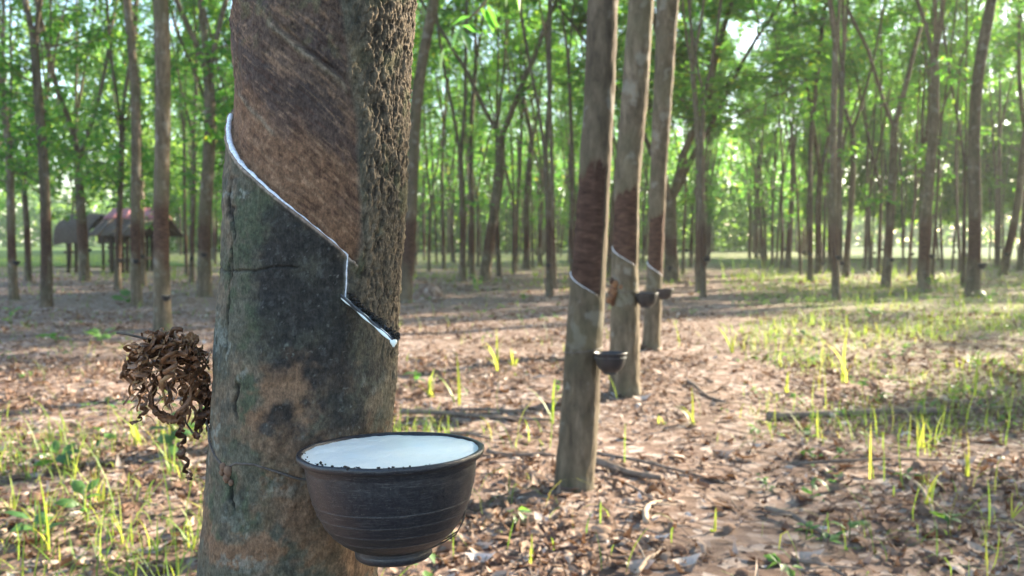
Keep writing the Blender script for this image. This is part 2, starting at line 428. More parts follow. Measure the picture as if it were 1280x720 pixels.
VAR = [variant(11, h_fork=3.4, r0=.105, n_lead=2, spread=.26, low=1),
       variant(12, h_fork=5.4, r0=.115, n_lead=3, spread=.22, low=2),
       variant(13, h_fork=4.4, r0=.10, n_lead=2, spread=.30, low=2, lean=(.03, .01)),
       variant(14, h_fork=6.0, r0=.12, n_lead=2, spread=.2, low=2, panel=(.7, 1.5)),
       variant(15, h_fork=2.8, r0=.10, n_lead=2, spread=.26, low=1, panel=(.8, 1.5)),
       variant(16, h_fork=4.7, r0=.095, n_lead=2, spread=.34, low=1, lean=(-.03, .02)),
       variant(17, h_fork=4.1, r0=.11, n_lead=3, spread=.24, low=3)]
LOWV = [variant(21, h_fork=4.6, r0=.115, n_lead=3, spread=.3, low=22),
        variant(22, h_fork=3.6, r0=.105, n_lead=2, spread=.34, low=26)]
FAN = variant(33, h_fork=2.35, r0=.10, n_lead=5, spread=.30, low=2, height=11, panel=(.7, 1.3))
DENSE = [variant(51, h_fork=3.2, r0=.11, n_lead=3, spread=.30, dens=2.3), variant(52, h_fork=4.0, r0=.11, n_lead=3, spread=.26, dens=2.5)]
TREE_GROUP = 'rubber trees planted in rows'
def place_tree(x, y, var, rz, sc, label, z=None):
    t = empty('rubber_tree', (x, y, float(gz(x, y)) - .02), rz); t.scale = (sc[0], sc[0], sc[1])
    tag(t, label, 'tree', TREE_GROUP)
    link('trunk', var[0], t); link('crown', var[1], t)
    return t

# ------------------------------------------------------------------ the tapped trunk in the foreground
BIGD = 1.0
_out = [(-900, 401, 118), (0, 401.5, 117.5), (100, 398.5, 113.5), (170, 397, 113), (250, 392.5, 114.5), (330, 387, 113), (400, 383, 114),
        (470, 380, 115), (530, 375.5, 114.5), (640, 367, 115), (720, 358.5, 112.5), (900, 346, 118), (1500, 310, 150)]
def _axis():
    zs, xs, rs = [], [], []
    for py, c, hw in _out:
        v = (360 - py) / F; k = math.cos(PITCH) + v * math.sin(PITCH)
        z = CAM_H + BIGD * 1.01 * (-math.sin(PITCH) + v * math.cos(PITCH)) / k
        aL, aR = math.atan((c - hw - 640) / F / k), math.atan((c + hw - 640) / F / k)
        ca, ha = (aL + aR) / 2, (aR - aL) / 2
        zs.append(z); xs.append(BIGD * math.tan(ca)); rs.append(BIGD / math.cos(ca) * math.sin(ha))
    o = np.argsort(zs); return np.array(zs)[o], np.array(xs)[o], np.array(rs)[o]
AZ, AX, AR = _axis()
ax_ = lambda z: np.interp(z, AZ, AX)
ar_ = lambda z: np.interp(z, AZ, AR)
CA = math.atan2(float(ax_(1.1)), BIGD)
N0 = np.array((-math.sin(CA), -math.cos(CA))); T0 = np.array((math.cos(CA), -math.sin(CA)))
def surf(px, py):
    d = ray(px, py); z = 1.1
    for _ in range(6):
        a = np.array((ax_(z), BIGD)); r = ar_(z)
        A = d[0] ** 2 + d[1] ** 2; B = -2 * (d[0] * a[0] + d[1] * a[1]); Cc = a @ a - r * r
        t = (-B - math.sqrt(max(B * B - 4 * A * Cc, 0))) / (2 * A); z = CAM_H + d[2] * t
    p = np.array((d[0] * t, d[1] * t)) - a
    return math.atan2(p @ T0, p @ N0), z
def on_trunk(th, z, off=0.0):
    r = ar_(z) + off; q = N0 * math.cos(th) + T0 * math.sin(th)
    return np.array((ax_(z) + r * q[0], BIGD + r * q[1], z))
def project(x, y, z):
    c, s = math.cos(PITCH), math.sin(PITCH)
    dz = z - CAM_H; f = y * c - dz * s; u = y * s + dz * c
    return 640 + F * x / f, 360 - F * u / f
_cut = sorted(surf(*p) for p in [(288, 184), (301, 205), (317, 220), (350, 249), (378, 271), (403, 291), (420, 305), (435, 319)])
CT, CZ = np.array([c[0] for c in _cut]), np.array([c[1] for c in _cut])
_sl = (CZ[1] - CZ[3]) / (CT[1] - CT[3])
def zcut(th):
    z = np.interp(th, CT, CZ)
    z = np.where(th < CT[0], CZ[0] + (th - CT[0]) * _sl * 1.1, z)
    e = (CZ[-1] - CZ[-4]) / (CT[-1] - CT[-4])
    return np.where(th > CT[-1], CZ[-1] + (th - CT[-1]) * e, z)
def build_big():
    dens = np.concatenate([np.arange(-112, 112, .52), np.arange(112, 248, 4)]); th = np.radians(dens); nt_ = len(th)
    zz = np.concatenate([np.array([-.03, .0, .02, .05, .1, .2, .3, .4, .5, .6, .68, .74]), np.arange(.78, 1.47, .00105), np.array([1.48, 1.52, 1.6, 1.7, 1.85, 2.0, 2.3, 2.6, 3.0, 3.4, 3.8, 4.2, 4.6])])
    TH, Z = np.meshgrid(th, zz); thc = np.where(TH > math.pi, TH - 2 * math.pi, TH)
    R = ar_(Z) * np.where(Z > 1.5, 1 - .06 * (Z - 1.5), 1) + .05 * np.exp(-np.maximum(Z, 0) / .12)
    qx = N0[0] * np.cos(TH) + T0[0] * np.sin(TH); qy = N0[1] * np.cos(TH) + T0[1] * np.sin(TH)
    axx = ax_(Z) + np.where(Z > 1.5, (Z - 1.5) * .035, 0)
    X, Y = project(axx + R * qx, BIGD + R * qy, Z)
    cx, cyy, cz = np.cos(TH) * .1, np.sin(TH) * .1, Z
    nz = lambda s, o, sd, sz=1.0: fbm(cx * s, cyy * s, cz * s * sz, o, sd)
    w1 = (nz(16, 4, 3) - .5); w2 = (nz(45, 4, 9) - .5)
    Xn, Yn = X + w1 * 60 + w2 * 22, Y + (nz(16, 4, 33) - .5) * 60 + (nz(45, 4, 39) - .5) * 22
    front = (np.cos(TH) > -.2)
    dz = Z - zcut(thc)
    thr = np.radians(np.interp(Y, [0, 100, 150, 300, 330], [9, 17, 22, 29.5, 27])) + w2 * .05
    inside = sstep(math.radians(-122), math.radians(-112), thc) * (1 - sstep(-.012, .03, thc - thr))
    pm = sstep(-.0006, .0010, dz) * inside * (Z < 1.9)
    oldtop = sstep(115, 10, Y + w1 * 120) if False else (1 - sstep(10, 115, Y + w1 * 120)) * front
    # rough old bark to the right of the panel
    bnd = np.interp(Y, [0, 100, 200, 300, 318, 380, 430, 500, 560], [432, 440, 445, 449, 440, 446, 474, 484, 500])
    rm = sstep(-.5, 1, (Xn * .35 + X * .65 - bnd) / np.interp(Y, [0, 180, 310, 330, 420], [44, 28, 12, 14, 30])) * (1 - pm) ; rm = np.where(np.cos(TH) < .0, np.where(np.sin(TH) > 0, 1.0, .35), rm)
    rm = np.maximum(rm, oldtop * .35 * (1 - sstep(430, 460, X)) )
    rdg = 1 - np.abs(2 * fbm(cx * 110, cyy * 110, cz * 48, 4, 51) - 1)
    flk = fbm(cx * 260, cyy * 260, cz * 120, 3, 55)
    fis = 1 - np.abs(2 * fbm(cx * 60, cyy * 60, cz * 18, 3, 57) - 1)
    stri = fbm(dz * 420, thc * 9, thc * 0, 3, 61) - .5; stri2 = fbm(dz * 110, thc * 4, thc * 0 + 3, 3, 63) - .5
    fib = fbm(cx * 330, cyy * 330, cz * 40, 3, 65) - .5
    lo = (1 - pm) * (1 - rm)
    h = -.0068 * pm * np.interp(dz, [0, .02, .3], [1, 1, .75])
    flk2 = fbm(cx * 230, cyy * 230, cz * 95, 4, 59); flk3 = fbm(cx * 420, cyy * 420, cz * 170, 3, 60)
    lift = (cz * 62 + 2.6 * fbm(cx * 90, cyy * 90, cz * 30, 3, 58) + 1.2 * flk2) % 1.0
    h += rm * (0.0018 * (rdg ** 2 - .45) + .0050 * (flk2 - .5) + .0042 * (flk3 - .5) + .0022 * (lift - .5) - .0018 * sstep(.88, .98, fis))
    h += pm * (.0022 * stri2 + .0010 * stri + .0012 * fib + (nz(30, 3, 71) - .5) * .006 * (1 + oldtop))
    h += lo * ((nz(22, 4, 73) - .5) * .007 + (nz(90, 4, 75) - .5) * .0032 + fib * .0008)
    lipw = np.exp(-((dz + .0035) / .003) ** 2) * inside * front; h += lipw * .0022
    # older cut ridges left in the panel
    def ridge(p, q, amp, wd):
        a, b = surf(*p), surf(*q)
        o = (a[1] - zcut(np.array(a[0])) + b[1] - zcut(np.array(b[0]))) / 2
        return np.exp(-((dz - o + w2 * .012) / wd) ** 2) * pm * sstep(a[0] - .12, a[0], thc) * (1 - sstep(b[0], b[0] + .1, thc)) * amp
    r1 = ridge((338, 35), (430, 106), 1, .0038); r2 = ridge((292, 128), (335, 155), 1, .003)
    h += r1 * .0034 - ridge((345, 30), (430, 96), 1, .003) * .003 + r2 * .0012
    # long cracks in the lower bark
    crk = np.zeros_like(X)
    for (x0, y0, y1, sd) in [(292, 222, 300, 1), (287, 300, 352, 2), (283, 330, 440, 5), (296, 480, 520, 3), (288, 600, 640, 4)]:
        crk = np.maximum(crk, np.exp(-((X - x0 - w2 * 18) / 1.6) ** 2) * sstep(y0 - 6, y0 + 6, Y) * (1 - sstep(y1 - 6, y1 + 6, Y)))
    hc = np.exp(-((Y - 334 - w1 * 26) / 1.5) ** 2) * (X < 372) * lo; crk = np.maximum(crk, hc * .7) * lo * front
    h -= crk * .0035
    # groove that leads the latex straight down to the spout
    gX = np.interp(Y, [316, 378], [434.5, 432]); gv = np.exp(-((X - gX) / 2.4) ** 2) * sstep(312, 320, Y) * (1 - sstep(374, 380, Y)) * front
    h -= gv * .0022
    # ---- the colours each patch of bark has
    g3_ = nz(110, 5, 87)
    def blob(x, y, rx, ry, soft=.35): 
        d = np.sqrt(((Xn - x) / rx) ** 2 + ((Yn - y) / ry) ** 2) + (g3_ - .5) * 1.1; soft = soft * .6; return (1 - sstep(1 - soft, 1 + soft, d)) * front
    C = lambda *a: np.array(a, float)
    def mixc(c, k, m): return c + (k - c) * m[..., None]
    g = nz(28, 5, 81); g2 = nz(70, 5, 83); g3 = nz(140, 4, 85)
    col = np.zeros(X.shape + (3,)) + C(.088, .082, .058)
    col = mixc(col, C(.135, .104, .070), sstep(.45, .62, g)); col = mixc(col, C(.055, .058, .048), sstep(.5, .7, g2) * .7)
    for a in [(318, 265, 30, 60), (305, 340, 20, 50), (300, 500, 14, 50), (318, 400, 30, 40), (328, 610, 22, 50), (275, 640, 14, 60), (300, 565, 18, 26)]:
        col = mixc(col, C(.058, .070, .040), blob(*a) * sstep(.35, .6, g2) * .8)
    for a in [(365, 500, 46, 52), (392, 465, 62, 34), (340, 545, 60, 30), (395, 640, 60, 70), (430, 690, 50, 40), (318, 690, 30, 30), (372, 575, 50, 40), (440, 560, 60, 40), (300, 690, 50, 22), (262, 655, 14, 20)]:
        col = mixc(col, C(.165, .098, .058), blob(*a) * (.55 + .45 * sstep(.35, .6, g)) * .9)
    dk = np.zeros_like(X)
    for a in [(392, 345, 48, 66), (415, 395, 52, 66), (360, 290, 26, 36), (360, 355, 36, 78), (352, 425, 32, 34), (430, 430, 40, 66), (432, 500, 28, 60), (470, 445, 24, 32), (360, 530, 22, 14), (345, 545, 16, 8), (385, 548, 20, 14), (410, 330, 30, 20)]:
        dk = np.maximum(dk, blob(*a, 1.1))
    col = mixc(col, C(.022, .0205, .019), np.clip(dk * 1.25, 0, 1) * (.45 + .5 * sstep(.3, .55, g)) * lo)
    col = mixc(col, C(.085, .083, .075), dk * sstep(.60, .70, g3) * .35); spk = nz(260, 3, 97); col = mixc(col, C(.17, .165, .15), dk * lo * sstep(.72, .78, spk) * .4)
    for a, k in [((367, 437, 9, 11), .8), ((297, 470, 7, 12), .7), ((296, 246, 24, 9), .8), ((262, 540, 9, 26), .8), ((270, 425, 7, 50), .7), ((300, 705, 30, 16), .6), ((362, 605, 30, 22), .35), ((384, 362, 5, 5), .7), ((318, 640, 24, 20), .35), ((470, 470, 20, 24), .25)]:
        col = mixc(col, C(.20, .215, .185), blob(*a) * sstep(.46, .60, g3) * k * .8)
    # rough bark
    rc = np.zeros_like(col) + C(.060, .048, .034)
    rc = mixc(rc, C(.135, .104, .070), sstep(.42, .60, .5 * flk3 + .5 * flk2)); rc = mixc(rc, C(.026, .021, .016), (1 - sstep(.34, .44, flk2)) * .8); rc = mixc(rc, C(.10, .105, .055), sstep(.52, .66, g) * .5)
    col = mixc(col, rc, rm)
    # the tapped, regrown panel
    pc = np.zeros_like(col) + C(.168, .092, .053)
    age = np.clip(dz / .24, 0, 1)
    pc = mixc(pc, C(.094, .064, .048), sstep(.12, .75, age + w1 * .9))
    pc = mixc(pc, C(.043, .035, .035), sstep(.50, .68, fbm(dz * 28, thc * 2.2, thc * 0, 4, 91)) * sstep(.05, .35, age) * .6)
    pc = mixc(pc, C(.27, .165, .10), sstep(.08, .28, stri + stri2 * .6) * .5)
    pc = mixc(pc, C(.06, .032, .022), sstep(.10, .3, -stri - stri2 * .5) * .7)
    pc = mixc(pc, C(.19, .15, .105), np.clip(r1 * .8 + r2 * .7, 0, 1))
    pc = mixc(pc, C(.12, .115, .06), sstep(.55, .7, g2) * oldtop * .5)
    col = mixc(col, pc, pm)
    edge = np.exp(-((dz + .0018) / .0016) ** 2) * inside * front
    col = mixc(col, C(.36, .26, .20), np.clip(edge, 0, 1) * .8)
    col = mixc(col, C(.012, .011, .011), crk * .9)
    col = mixc(col, C(.30, .29, .27), gv * .7)
    r = R + h
    V = np.stack([axx + r * qx, BIGD + r * qy, Z], -1).reshape(-1, 3)
    i = np.arange(len(zz) * nt_).reshape(len(zz), nt_); j = np.roll(i, -1, 1)
    f = np.stack([i[:-1], j[:-1], j[1:], i[1:]], -1).reshape(-1, 4)
    return mesh_np('trunk', V, f, M_big, {'col': col.reshape(-1, 3), 'rough': rm.ravel()})
base = Vector((float(ax_(0.0)), BIGD, 0))
big = tag(empty('rubber_tree', base), 'thick tapped rubber tree filling the left foreground with white latex cut', 'tree', TREE_GROUP)
def sub(name, me, par):
    o = link(name, me, par); o.matrix_parent_inverse = Matrix.Translation(par.location).inverted() if par.parent is None else Matrix(); return o
sub('trunk', build_big(), big)
# limbs and crown above the frame
_z = np.array([4.5, 4.8, 5.1]); _t, _sh, _r = grow_tree(31, 5.1, .08, n_lead=3, spread=.35, axis=(_z, float(ax_(1.5)) + (_z - 1.5) * .035, np.full(3, BIGD), np.array([.085, .08, .075])))
sub('limbs', _t, big); sub('crown', crown_from_shoots('crown', _sh, _r), big)
# latex running along the cut and down the groove
def latex_run():
    mb = MB(); r = np.random.default_rng(5)
    tt = np.linspace(math.radians(-98), CT[-1] - .005, 130)
    pts = [on_trunk(t, float(zcut(np.array(t))) - .0004 + .0004 * math.sin(t * 40), -.0016) for t in tt]
    rad = np.interp(np.degrees(tt), [-98, -80, -50, -10, 24], [.0024, .0029, .0021, .0012, .0011]) * (1 + .22 * (fbm(tt * 14, tt * 0, tt * 0, 3, 3) - .5) * 3)
    mb.add(*tube(pts, rad, 10))
    ys = np.linspace(318, 378, 40)
    pts = []
    for y in ys:
        t, z = surf(np.interp(y, [316, 378], [435, 432.3]) + .25 * math.sin(y * .2), y); pts.append(on_trunk(t, z, -.0012))
    mb.add(*tube(pts, .0007 + .00015 * np.sin(ys * .5), 8))
    return mb.mesh('latex_line', M_line)
sub('latex_line', latex_run(), big)

# spout: a folded tin gutter driven into the bark
def gutter(A, B, wd, hgt, n=16, thick=.0012, mat=M_tin):
    A, B = np.array(A), np.array(B); d = (B - A); L = np.linalg.norm(d); d /= L
    s = np.cross(d, (0, 0, 1)); s /= np.linalg.norm(s); u = np.cross(s, d)
    prof = [(math.sin(a) * wd, (1 - math.cos(a)) * hgt) for a in np.linspace(-1.5, 1.5, 11)]
    V = []
    for layer in (0, thick):
        for i in range(n + 1):
            t = i / n
            for (x, y) in prof:
                k = 1 - .25 * t
                V.append(A + d * L * t + s * x * k * (1 - layer / wd) + u * (y * k + layer))
    m = len(prof); o = (n + 1) * m; f = []
    for i in range(n):
        for j in range(m - 1):
            a = i * m + j; f.append((a, a + 1, a + m + 1, a + m)); f.append((o + a, o + a + m, o + a + m + 1, o + a + 1))
        for j in (0, m - 1):
            a = i * m + j; f.append((a, a + m, o + a + m, o + a))
    for i in (0, n):
        for j in range(m - 1):
            a = i * m + j; f.append((a, a + 1, o + a + 1, o + a))
    mb = MB(); mb.add(V, f); return mb, (A, B, s, u, d, L)
tA, zA = surf(431, 374); pA = on_trunk(tA, zA, -.004)
pB = np.array(at(493, 429, .885))
sp = tag(empty('latex_spout', Vector(pA)), 'small dark tin spout with white latex dripping off its tip on foreground trunk', 'spout')
gm, (gA, gB, gs, gu, gd, gL) = gutter(pA, pB, .0075, .006)
sub('gutter', gm.mesh('gutter', M_tin), sp)
mb = MB(); tt = np.linspace(.02, 1.0, 30)
side = gs if np.dot(gs, np.array((1, -.6, 0))) < 0 else -gs
mb.add(*tube([gA + gd * gL * t + gu * .0032 - side * -.0042 * 1 for t in tt], .0022 + .0006 * np.sin(tt * 17), 8, True, .8))
mb.add(*tube([gB + gu * .003 + side * .003 + np.array((0, 0, -.0012 * k)) for k in range(-1, 6)], [.003, .0036, .0036, .003, .0022, .0014, .0006], 8))
sub('latex', mb.mesh('latex', M_latex), sp)
mb = MB(); r = np.random.default_rng(3)
for k in range(150):
    t = r.random(); q = gA + gd * gL * t - side * r.uniform(.001, .0065) + gu * r.uniform(.003, .0085)
    s_ = r.uniform(.0008, .0022); mb.add(*box(q, (s_ * 1.6, s_, s_ * 1.2), Matrix.Rotation(r.uniform(0, 3), 3, 'Z')))
sub('debris', mb.mesh('debris', M_debris, smooth=False), sp)

# ------------------------------------------------------------------ latex cups
def cup_meshes(n, fine):
    R0, H = 1.0, 1.13
    prof = [(.985, -.055), (1.0, -.02), (.998, .012), (.975, .022), (.945, .012), (.935, -.05)]
    outer = []
    K = 170 if fine else 9
    for t in np.linspace(0, 1, K):
        a = t * math.pi / 2 * .93
        outer.append((.915 * math.cos(a) ** .62 if t < .999 else .40, -.06 - 1.0 * math.sin(a) ** 1.12))
    outer = [(max(r_, .41), z_) for r_, z_ in outer]
    body = []
    for (r_, z_) in outer:
        d = sum(math.exp(-((z_ + g) / .007) ** 2) for g in (.50, .63, .75, .86)) if fine else 0
        body.append((r_ + .006 * d, z_, d))
    zb = body[-1][1]
    foot = [(.415, zb - .012, 0), (.415, zb - .06, 0), (.39, zb - .085, 0), (.3, zb - .075, 0), (.01, zb - .07, 0)]
    prof_all = [(.01, -.9), (.35, -.85), (.7, -.55), (.88, -.25), (.935, -.05)] + prof[::-1][1:] + [(a, b) for a, b, _ in body] + [(a, b) for a, b, _ in foot]
    gr = [0] * 5 + [0.15] * 5 + [c for _, _, c in body] + [.1] * 5
    V, f = lathe(prof_all, n)
    if fine:
        wob = fbm(V[:, 0] * 5, V[:, 1] * 5, V[:, 2] * 5, 3, 8) - .5
        V[:, :2] *= (1 + .02 * wob)[:, None]; V[:, 2] += .022 * (fbm(V[:, 0] * 2.2, V[:, 1] * 2.2, V[:, 2] * 0, 2, 4) - .5) * (V[:, 2] > -.1)
    bowl = mesh_np('bowl', V, f, M_cup, {'rnd': np.repeat(np.array(gr, float), n)})
    rr = np.linspace(.0008, .945, 26 if fine else 4); V, f = lathe([(a, -.012 if fine else -.03) for a in rr], n)
    if fine: V[:, 2] += .03 * (fbm(V[:, 0] * 3.2, V[:, 1] * 3.2, V[:, 0] * 0, 4, 14) - .5) + .012 * (fbm(V[:, 0] * 16, V[:, 1] * 16, V[:, 0] * 0, 3, 15) - .5)
    return bowl, mesh_np('latex', V, f, M_latex, {'rnd': np.zeros(len(V))})
CUPF = cup_meshes(160, True); CUPL = cup_meshes(28, False)
cup_c = at(489, 563, .855); CR = 117.5 / F * .855 / 1.0
cup = tag(empty('latex_cup', cup_c), 'large black plastic cup brimming with white latex on the foreground trunk', 'cup', 'latex collecting cups')
cup.rotation_euler = (R_(-2.0), R_(-.6), .4)
for nme, me in zip(('bowl', 'latex'), CUPF): o = link(nme, me, cup); o.scale = (CR, CR, CR)
mb = MB(); r = np.random.default_rng(9)
for k in range(70):
    a = r.normal(-1.85, .5) - .4; rad = r.uniform(.93, .99) if k % 3 else r.uniform(.88, .94)
    s_ = r.uniform(.005, .017) if r.random() < .85 else r.uniform(.02, .036)
    mb.add(*box((rad * math.cos(a), rad * math.sin(a), .012 + s_ * .2), (s_, s_ * .7, s_ * .8), Matrix.Rotation(r.uniform(0, 3), 3, 'Z') @ Matrix.Rotation(r.uniform(0, 1), 3, 'X')))
o = link('debris', mb.mesh('debris', M_debris, smooth=False), cup); o.scale = (CR, CR, CR); o['kind'] = 'stuff'
# the wire that ties the cup to the trunk
wh = tag(empty('cup_wire', Vector(on_trunk(*surf(285, 588)))), 'rusty wire and knotted cord tied round the foreground trunk to hold its cup', 'wire')
def trunk_path(pp, off, n=40):
    s_ = [surf(*p) for p in pp]; k = np.linspace(0, 1, len(pp)); t = np.linspace(0, 1, n)
    return [on_trunk(np.interp(a, k, [q[0] for q in s_]), np.interp(a, k, [q[1] for q in s_]), off) for a in t]
mb = MB()
P1 = np.array(trunk_path([(263, 532), (264, 552), (273, 572), (283, 584)], .0015, 60)); t = np.linspace(0, 60, 60)
for ph in (0, math.pi):
    mb.add(*tube(P1 + .0011 * np.stack([np.cos(t + ph), np.sin(t + ph) * .5, np.sin(t + ph)], 1), .0009, 6))
th0, zw = surf(263, 532)
mb.add(*tube([on_trunk(th0 - a, zw + .002 * a, .003) for a in np.linspace(0, 1.9, 40)], .0012, 6))
sub('wire', mb.mesh('wire', M_wire), wh)
mb = MB(); mb.add(*tube(trunk_path([(287, 583), (296, 579), (318, 580), (345, 589), (372, 598), (400, 602), (430, 600)], .0012, 60), .0013, 7))
sub('cord', mb.mesh('cord', M_wire), wh)
mb = MB(); r = np.random.default_rng(2)
for (x, y, s_) in [(281, 583, .0042), (287, 588, .0050), (285, 597, .0042), (290, 603, .0026), (279, 590, .003)]:
    q = on_trunk(*surf(x, y), .0015); V, f = lathe([(math.sin(a) * s_ + 1e-4, -math.cos(a) * s_ * 1.2) for a in np.linspace(0, math.pi, 8)], 10)
    V = V * (1 + .5 * (fbm(V[:, 0] * 500, V[:, 1] * 500, V[:, 2] * 500, 2, 7) - .5))[:, None]; mb.add(V + q, f)
sub('knot', mb.mesh('knot', M_knot), wh)
mb = MB()
cc = np.array(cup_c)
for k, (px_, py_) in enumerate([((584, 625), (540, 690)), ]):
    P = [np.array(at(x, y, .845)) for x, y in [(586, 622), (580, 643), (577, 655), (570, 668), (556, 677), (541, 684), (525, 690)]]
    mb.add(*tube(P, .0007, 6)); mb.add(*tube([p + np.array((.0015, .004, .002)) for p in P[1:-1]], .0006, 6))
sub('loop', mb.mesh('loop', M_wire), wh)

# bunch of dried latex strips hung on the trunk
def strips():
    t = tag(empty('dried_latex_bunch', at(215, 480, 1.0)), 'tangled bunch of brown dried latex strips hanging at the left of the foreground trunk', 'rubber scrap')
    r = np.random.default_rng(17)
    def ribbon(pts, wd, rnd, twist):
        P = np.array(pts); n = len(P); T = np.gradient(P, axis=0); T /= np.linalg.norm(T, axis=1, keepdims=True) + 1e-9
        a = twist[0] + np.linspace(0, 1, n) * twist[1]
        ref = np.stack([np.cos(a), np.sin(a), .2 * np.sin(a * 1.7)], 1); S = np.cross(T, ref); S /= np.linalg.norm(S, axis=1, keepdims=True) + 1e-9
        Nn = np.cross(T, S); w_ = wd * (.75 + .5 * r.random(n)) * np.sin(np.linspace(.35, math.pi - .25, n)) ** .5
        V = []
        for u, hh in ((-1, .30), (-.5, 0), (0, -.1), (.5, 0), (1, .30)): V.append(P + S * (w_ * u)[:, None] + Nn * (w_ * hh)[:, None])
        for u, hh in ((1, .12), (0, -.32), (-1, .12)): V.append(P + S * (w_ * u * .97)[:, None] + Nn * (w_ * hh)[:, None])
        k = len(V); V = np.stack(V, 1).reshape(-1, 3)
        f = [(i * k + j, i * k + (j + 1) % k, (i + 1) * k + (j + 1) % k, (i + 1) * k + j) for i in range(n - 1) for j in range(k)]
        mb = MB(); mb.add(V, f, np.clip(rnd + r.normal(0, .08, len(V)), 0, 1)); return mb.mesh('strip', M_strip)
    def spline(pp, n):
        pp = np.array(pp); k = np.linspace(0, 1, len(pp)); q = np.linspace(0, 1, n)
        P = np.stack([np.interp(q, k, pp[:, i]) for i in range(3)], 1)
        for _ in range(6): P[1:-1] = (P[:-2] + 2 * P[1:-1] + P[2:]) / 4
        return P
    def px(pts, dep): return [tuple(at(x, y, d)) for (x, y), d in zip(pts, dep)]
    for k in range(58):                              # the tangled mass: loops falling over the hanger
        x0 = r.uniform(164, 258); y0 = 410 + 20 * ((x0 - 205) / 50) ** 2 + 22 * r.random() + max(0, (x0 - 235)) * .35 + max(0, 180 - x0) * .5
        d0 = 1.0 + r.normal(0, .022); ln = r.uniform(26, 92) * (1 if x0 > 172 else .7); n = 46; q = np.linspace(0, 1, n)
        turns = r.uniform(1.0, 4.0); am = r.uniform(5, 19); ph = r.uniform(0, 6.28)
        xs = x0 + r.normal(0, 7) * q + am * np.sin(ph + q * turns * 6.28) * np.sin(q * 3) + am * .3 * np.sin(q * 31 + ph); ys = y0 + ln * q - 14 * np.sin(q * 3.14 * r.uniform(.6, 1.6)) * r.random() + am * .25 * np.cos(q * 27 + ph)
        xs = np.minimum(xs, 264); ds = d0 + .016 * np.cos(ph + q * turns * 6.28)
        sub('strip', ribbon(spline(px(np.stack([xs, ys], 1), ds), n), r.uniform(.0012, .0031), float(np.clip(r.normal(.58, .26), 0, 1)), (r.uniform(0, 6), r.normal(0, 5))), t)
    def hang(pts, wd, rnd, wav=4.0, n=60, d=.985, tw=8):
        P = spline(px(pts, np.full(len(pts), d)), n); q = np.linspace(0, 1, n)
        P[:, 0] += .0008 * wav * np.sin(q * 38); P[:, 1] += .001 * wav * np.cos(q * 38)
        sub('strip', ribbon(P, wd, rnd, (0, tw)), t)
    hang([(176, 440), (178, 465), (174, 490), (181, 508), (177, 522), (164, 531)], .0028, .35)
    hang([(196, 470), (190, 490), (191, 510), (205, 523), (222, 524), (232, 515), (234, 500)], .0052, .45, .6, tw=2)
    hang([(186, 460), (198, 480), (188, 500), (196, 515), (212, 520)], .0045, .3, 1.0, tw=2)
    hang([(226, 500), (222, 530), (228, 548), (224, 560), (231, 575), (236, 594), (238, 600)], .0030, .2, 4)
    hang([(230, 470), (229, 495), (226, 520), (229, 540)], .0038, .55, 3)
    hang([(252, 470), (256, 500), (250, 525), (247, 548)], .0050, .15, 4)
    hang([(258, 480), (261, 510), (262, 540)], .0040, .3, 3)
    hang([(160, 450), (157, 465), (152, 472)], .0042, .5, 1)
    hang([(228, 430), (240, 418), (244, 425), (238, 440)], .0045, .85, 1)
    mb = MB(); mb.add(*tube([at(x, y, d) for x, y, d in [(146, 416, .99), (160, 418, .99), (185, 424, 1.0), (215, 428, 1.01), (240, 436, 1.02), (252, 446, 1.03), (262, 462, 1.03)]], .0014, 6))
    mb.add(*tube([at(x, y, 1.0) for x, y in [(229, 505), (232, 528), (240, 540), (247, 545)]], .0011, 6))
    sub('twig', mb.mesh('twig', M_wire), t)
strips()

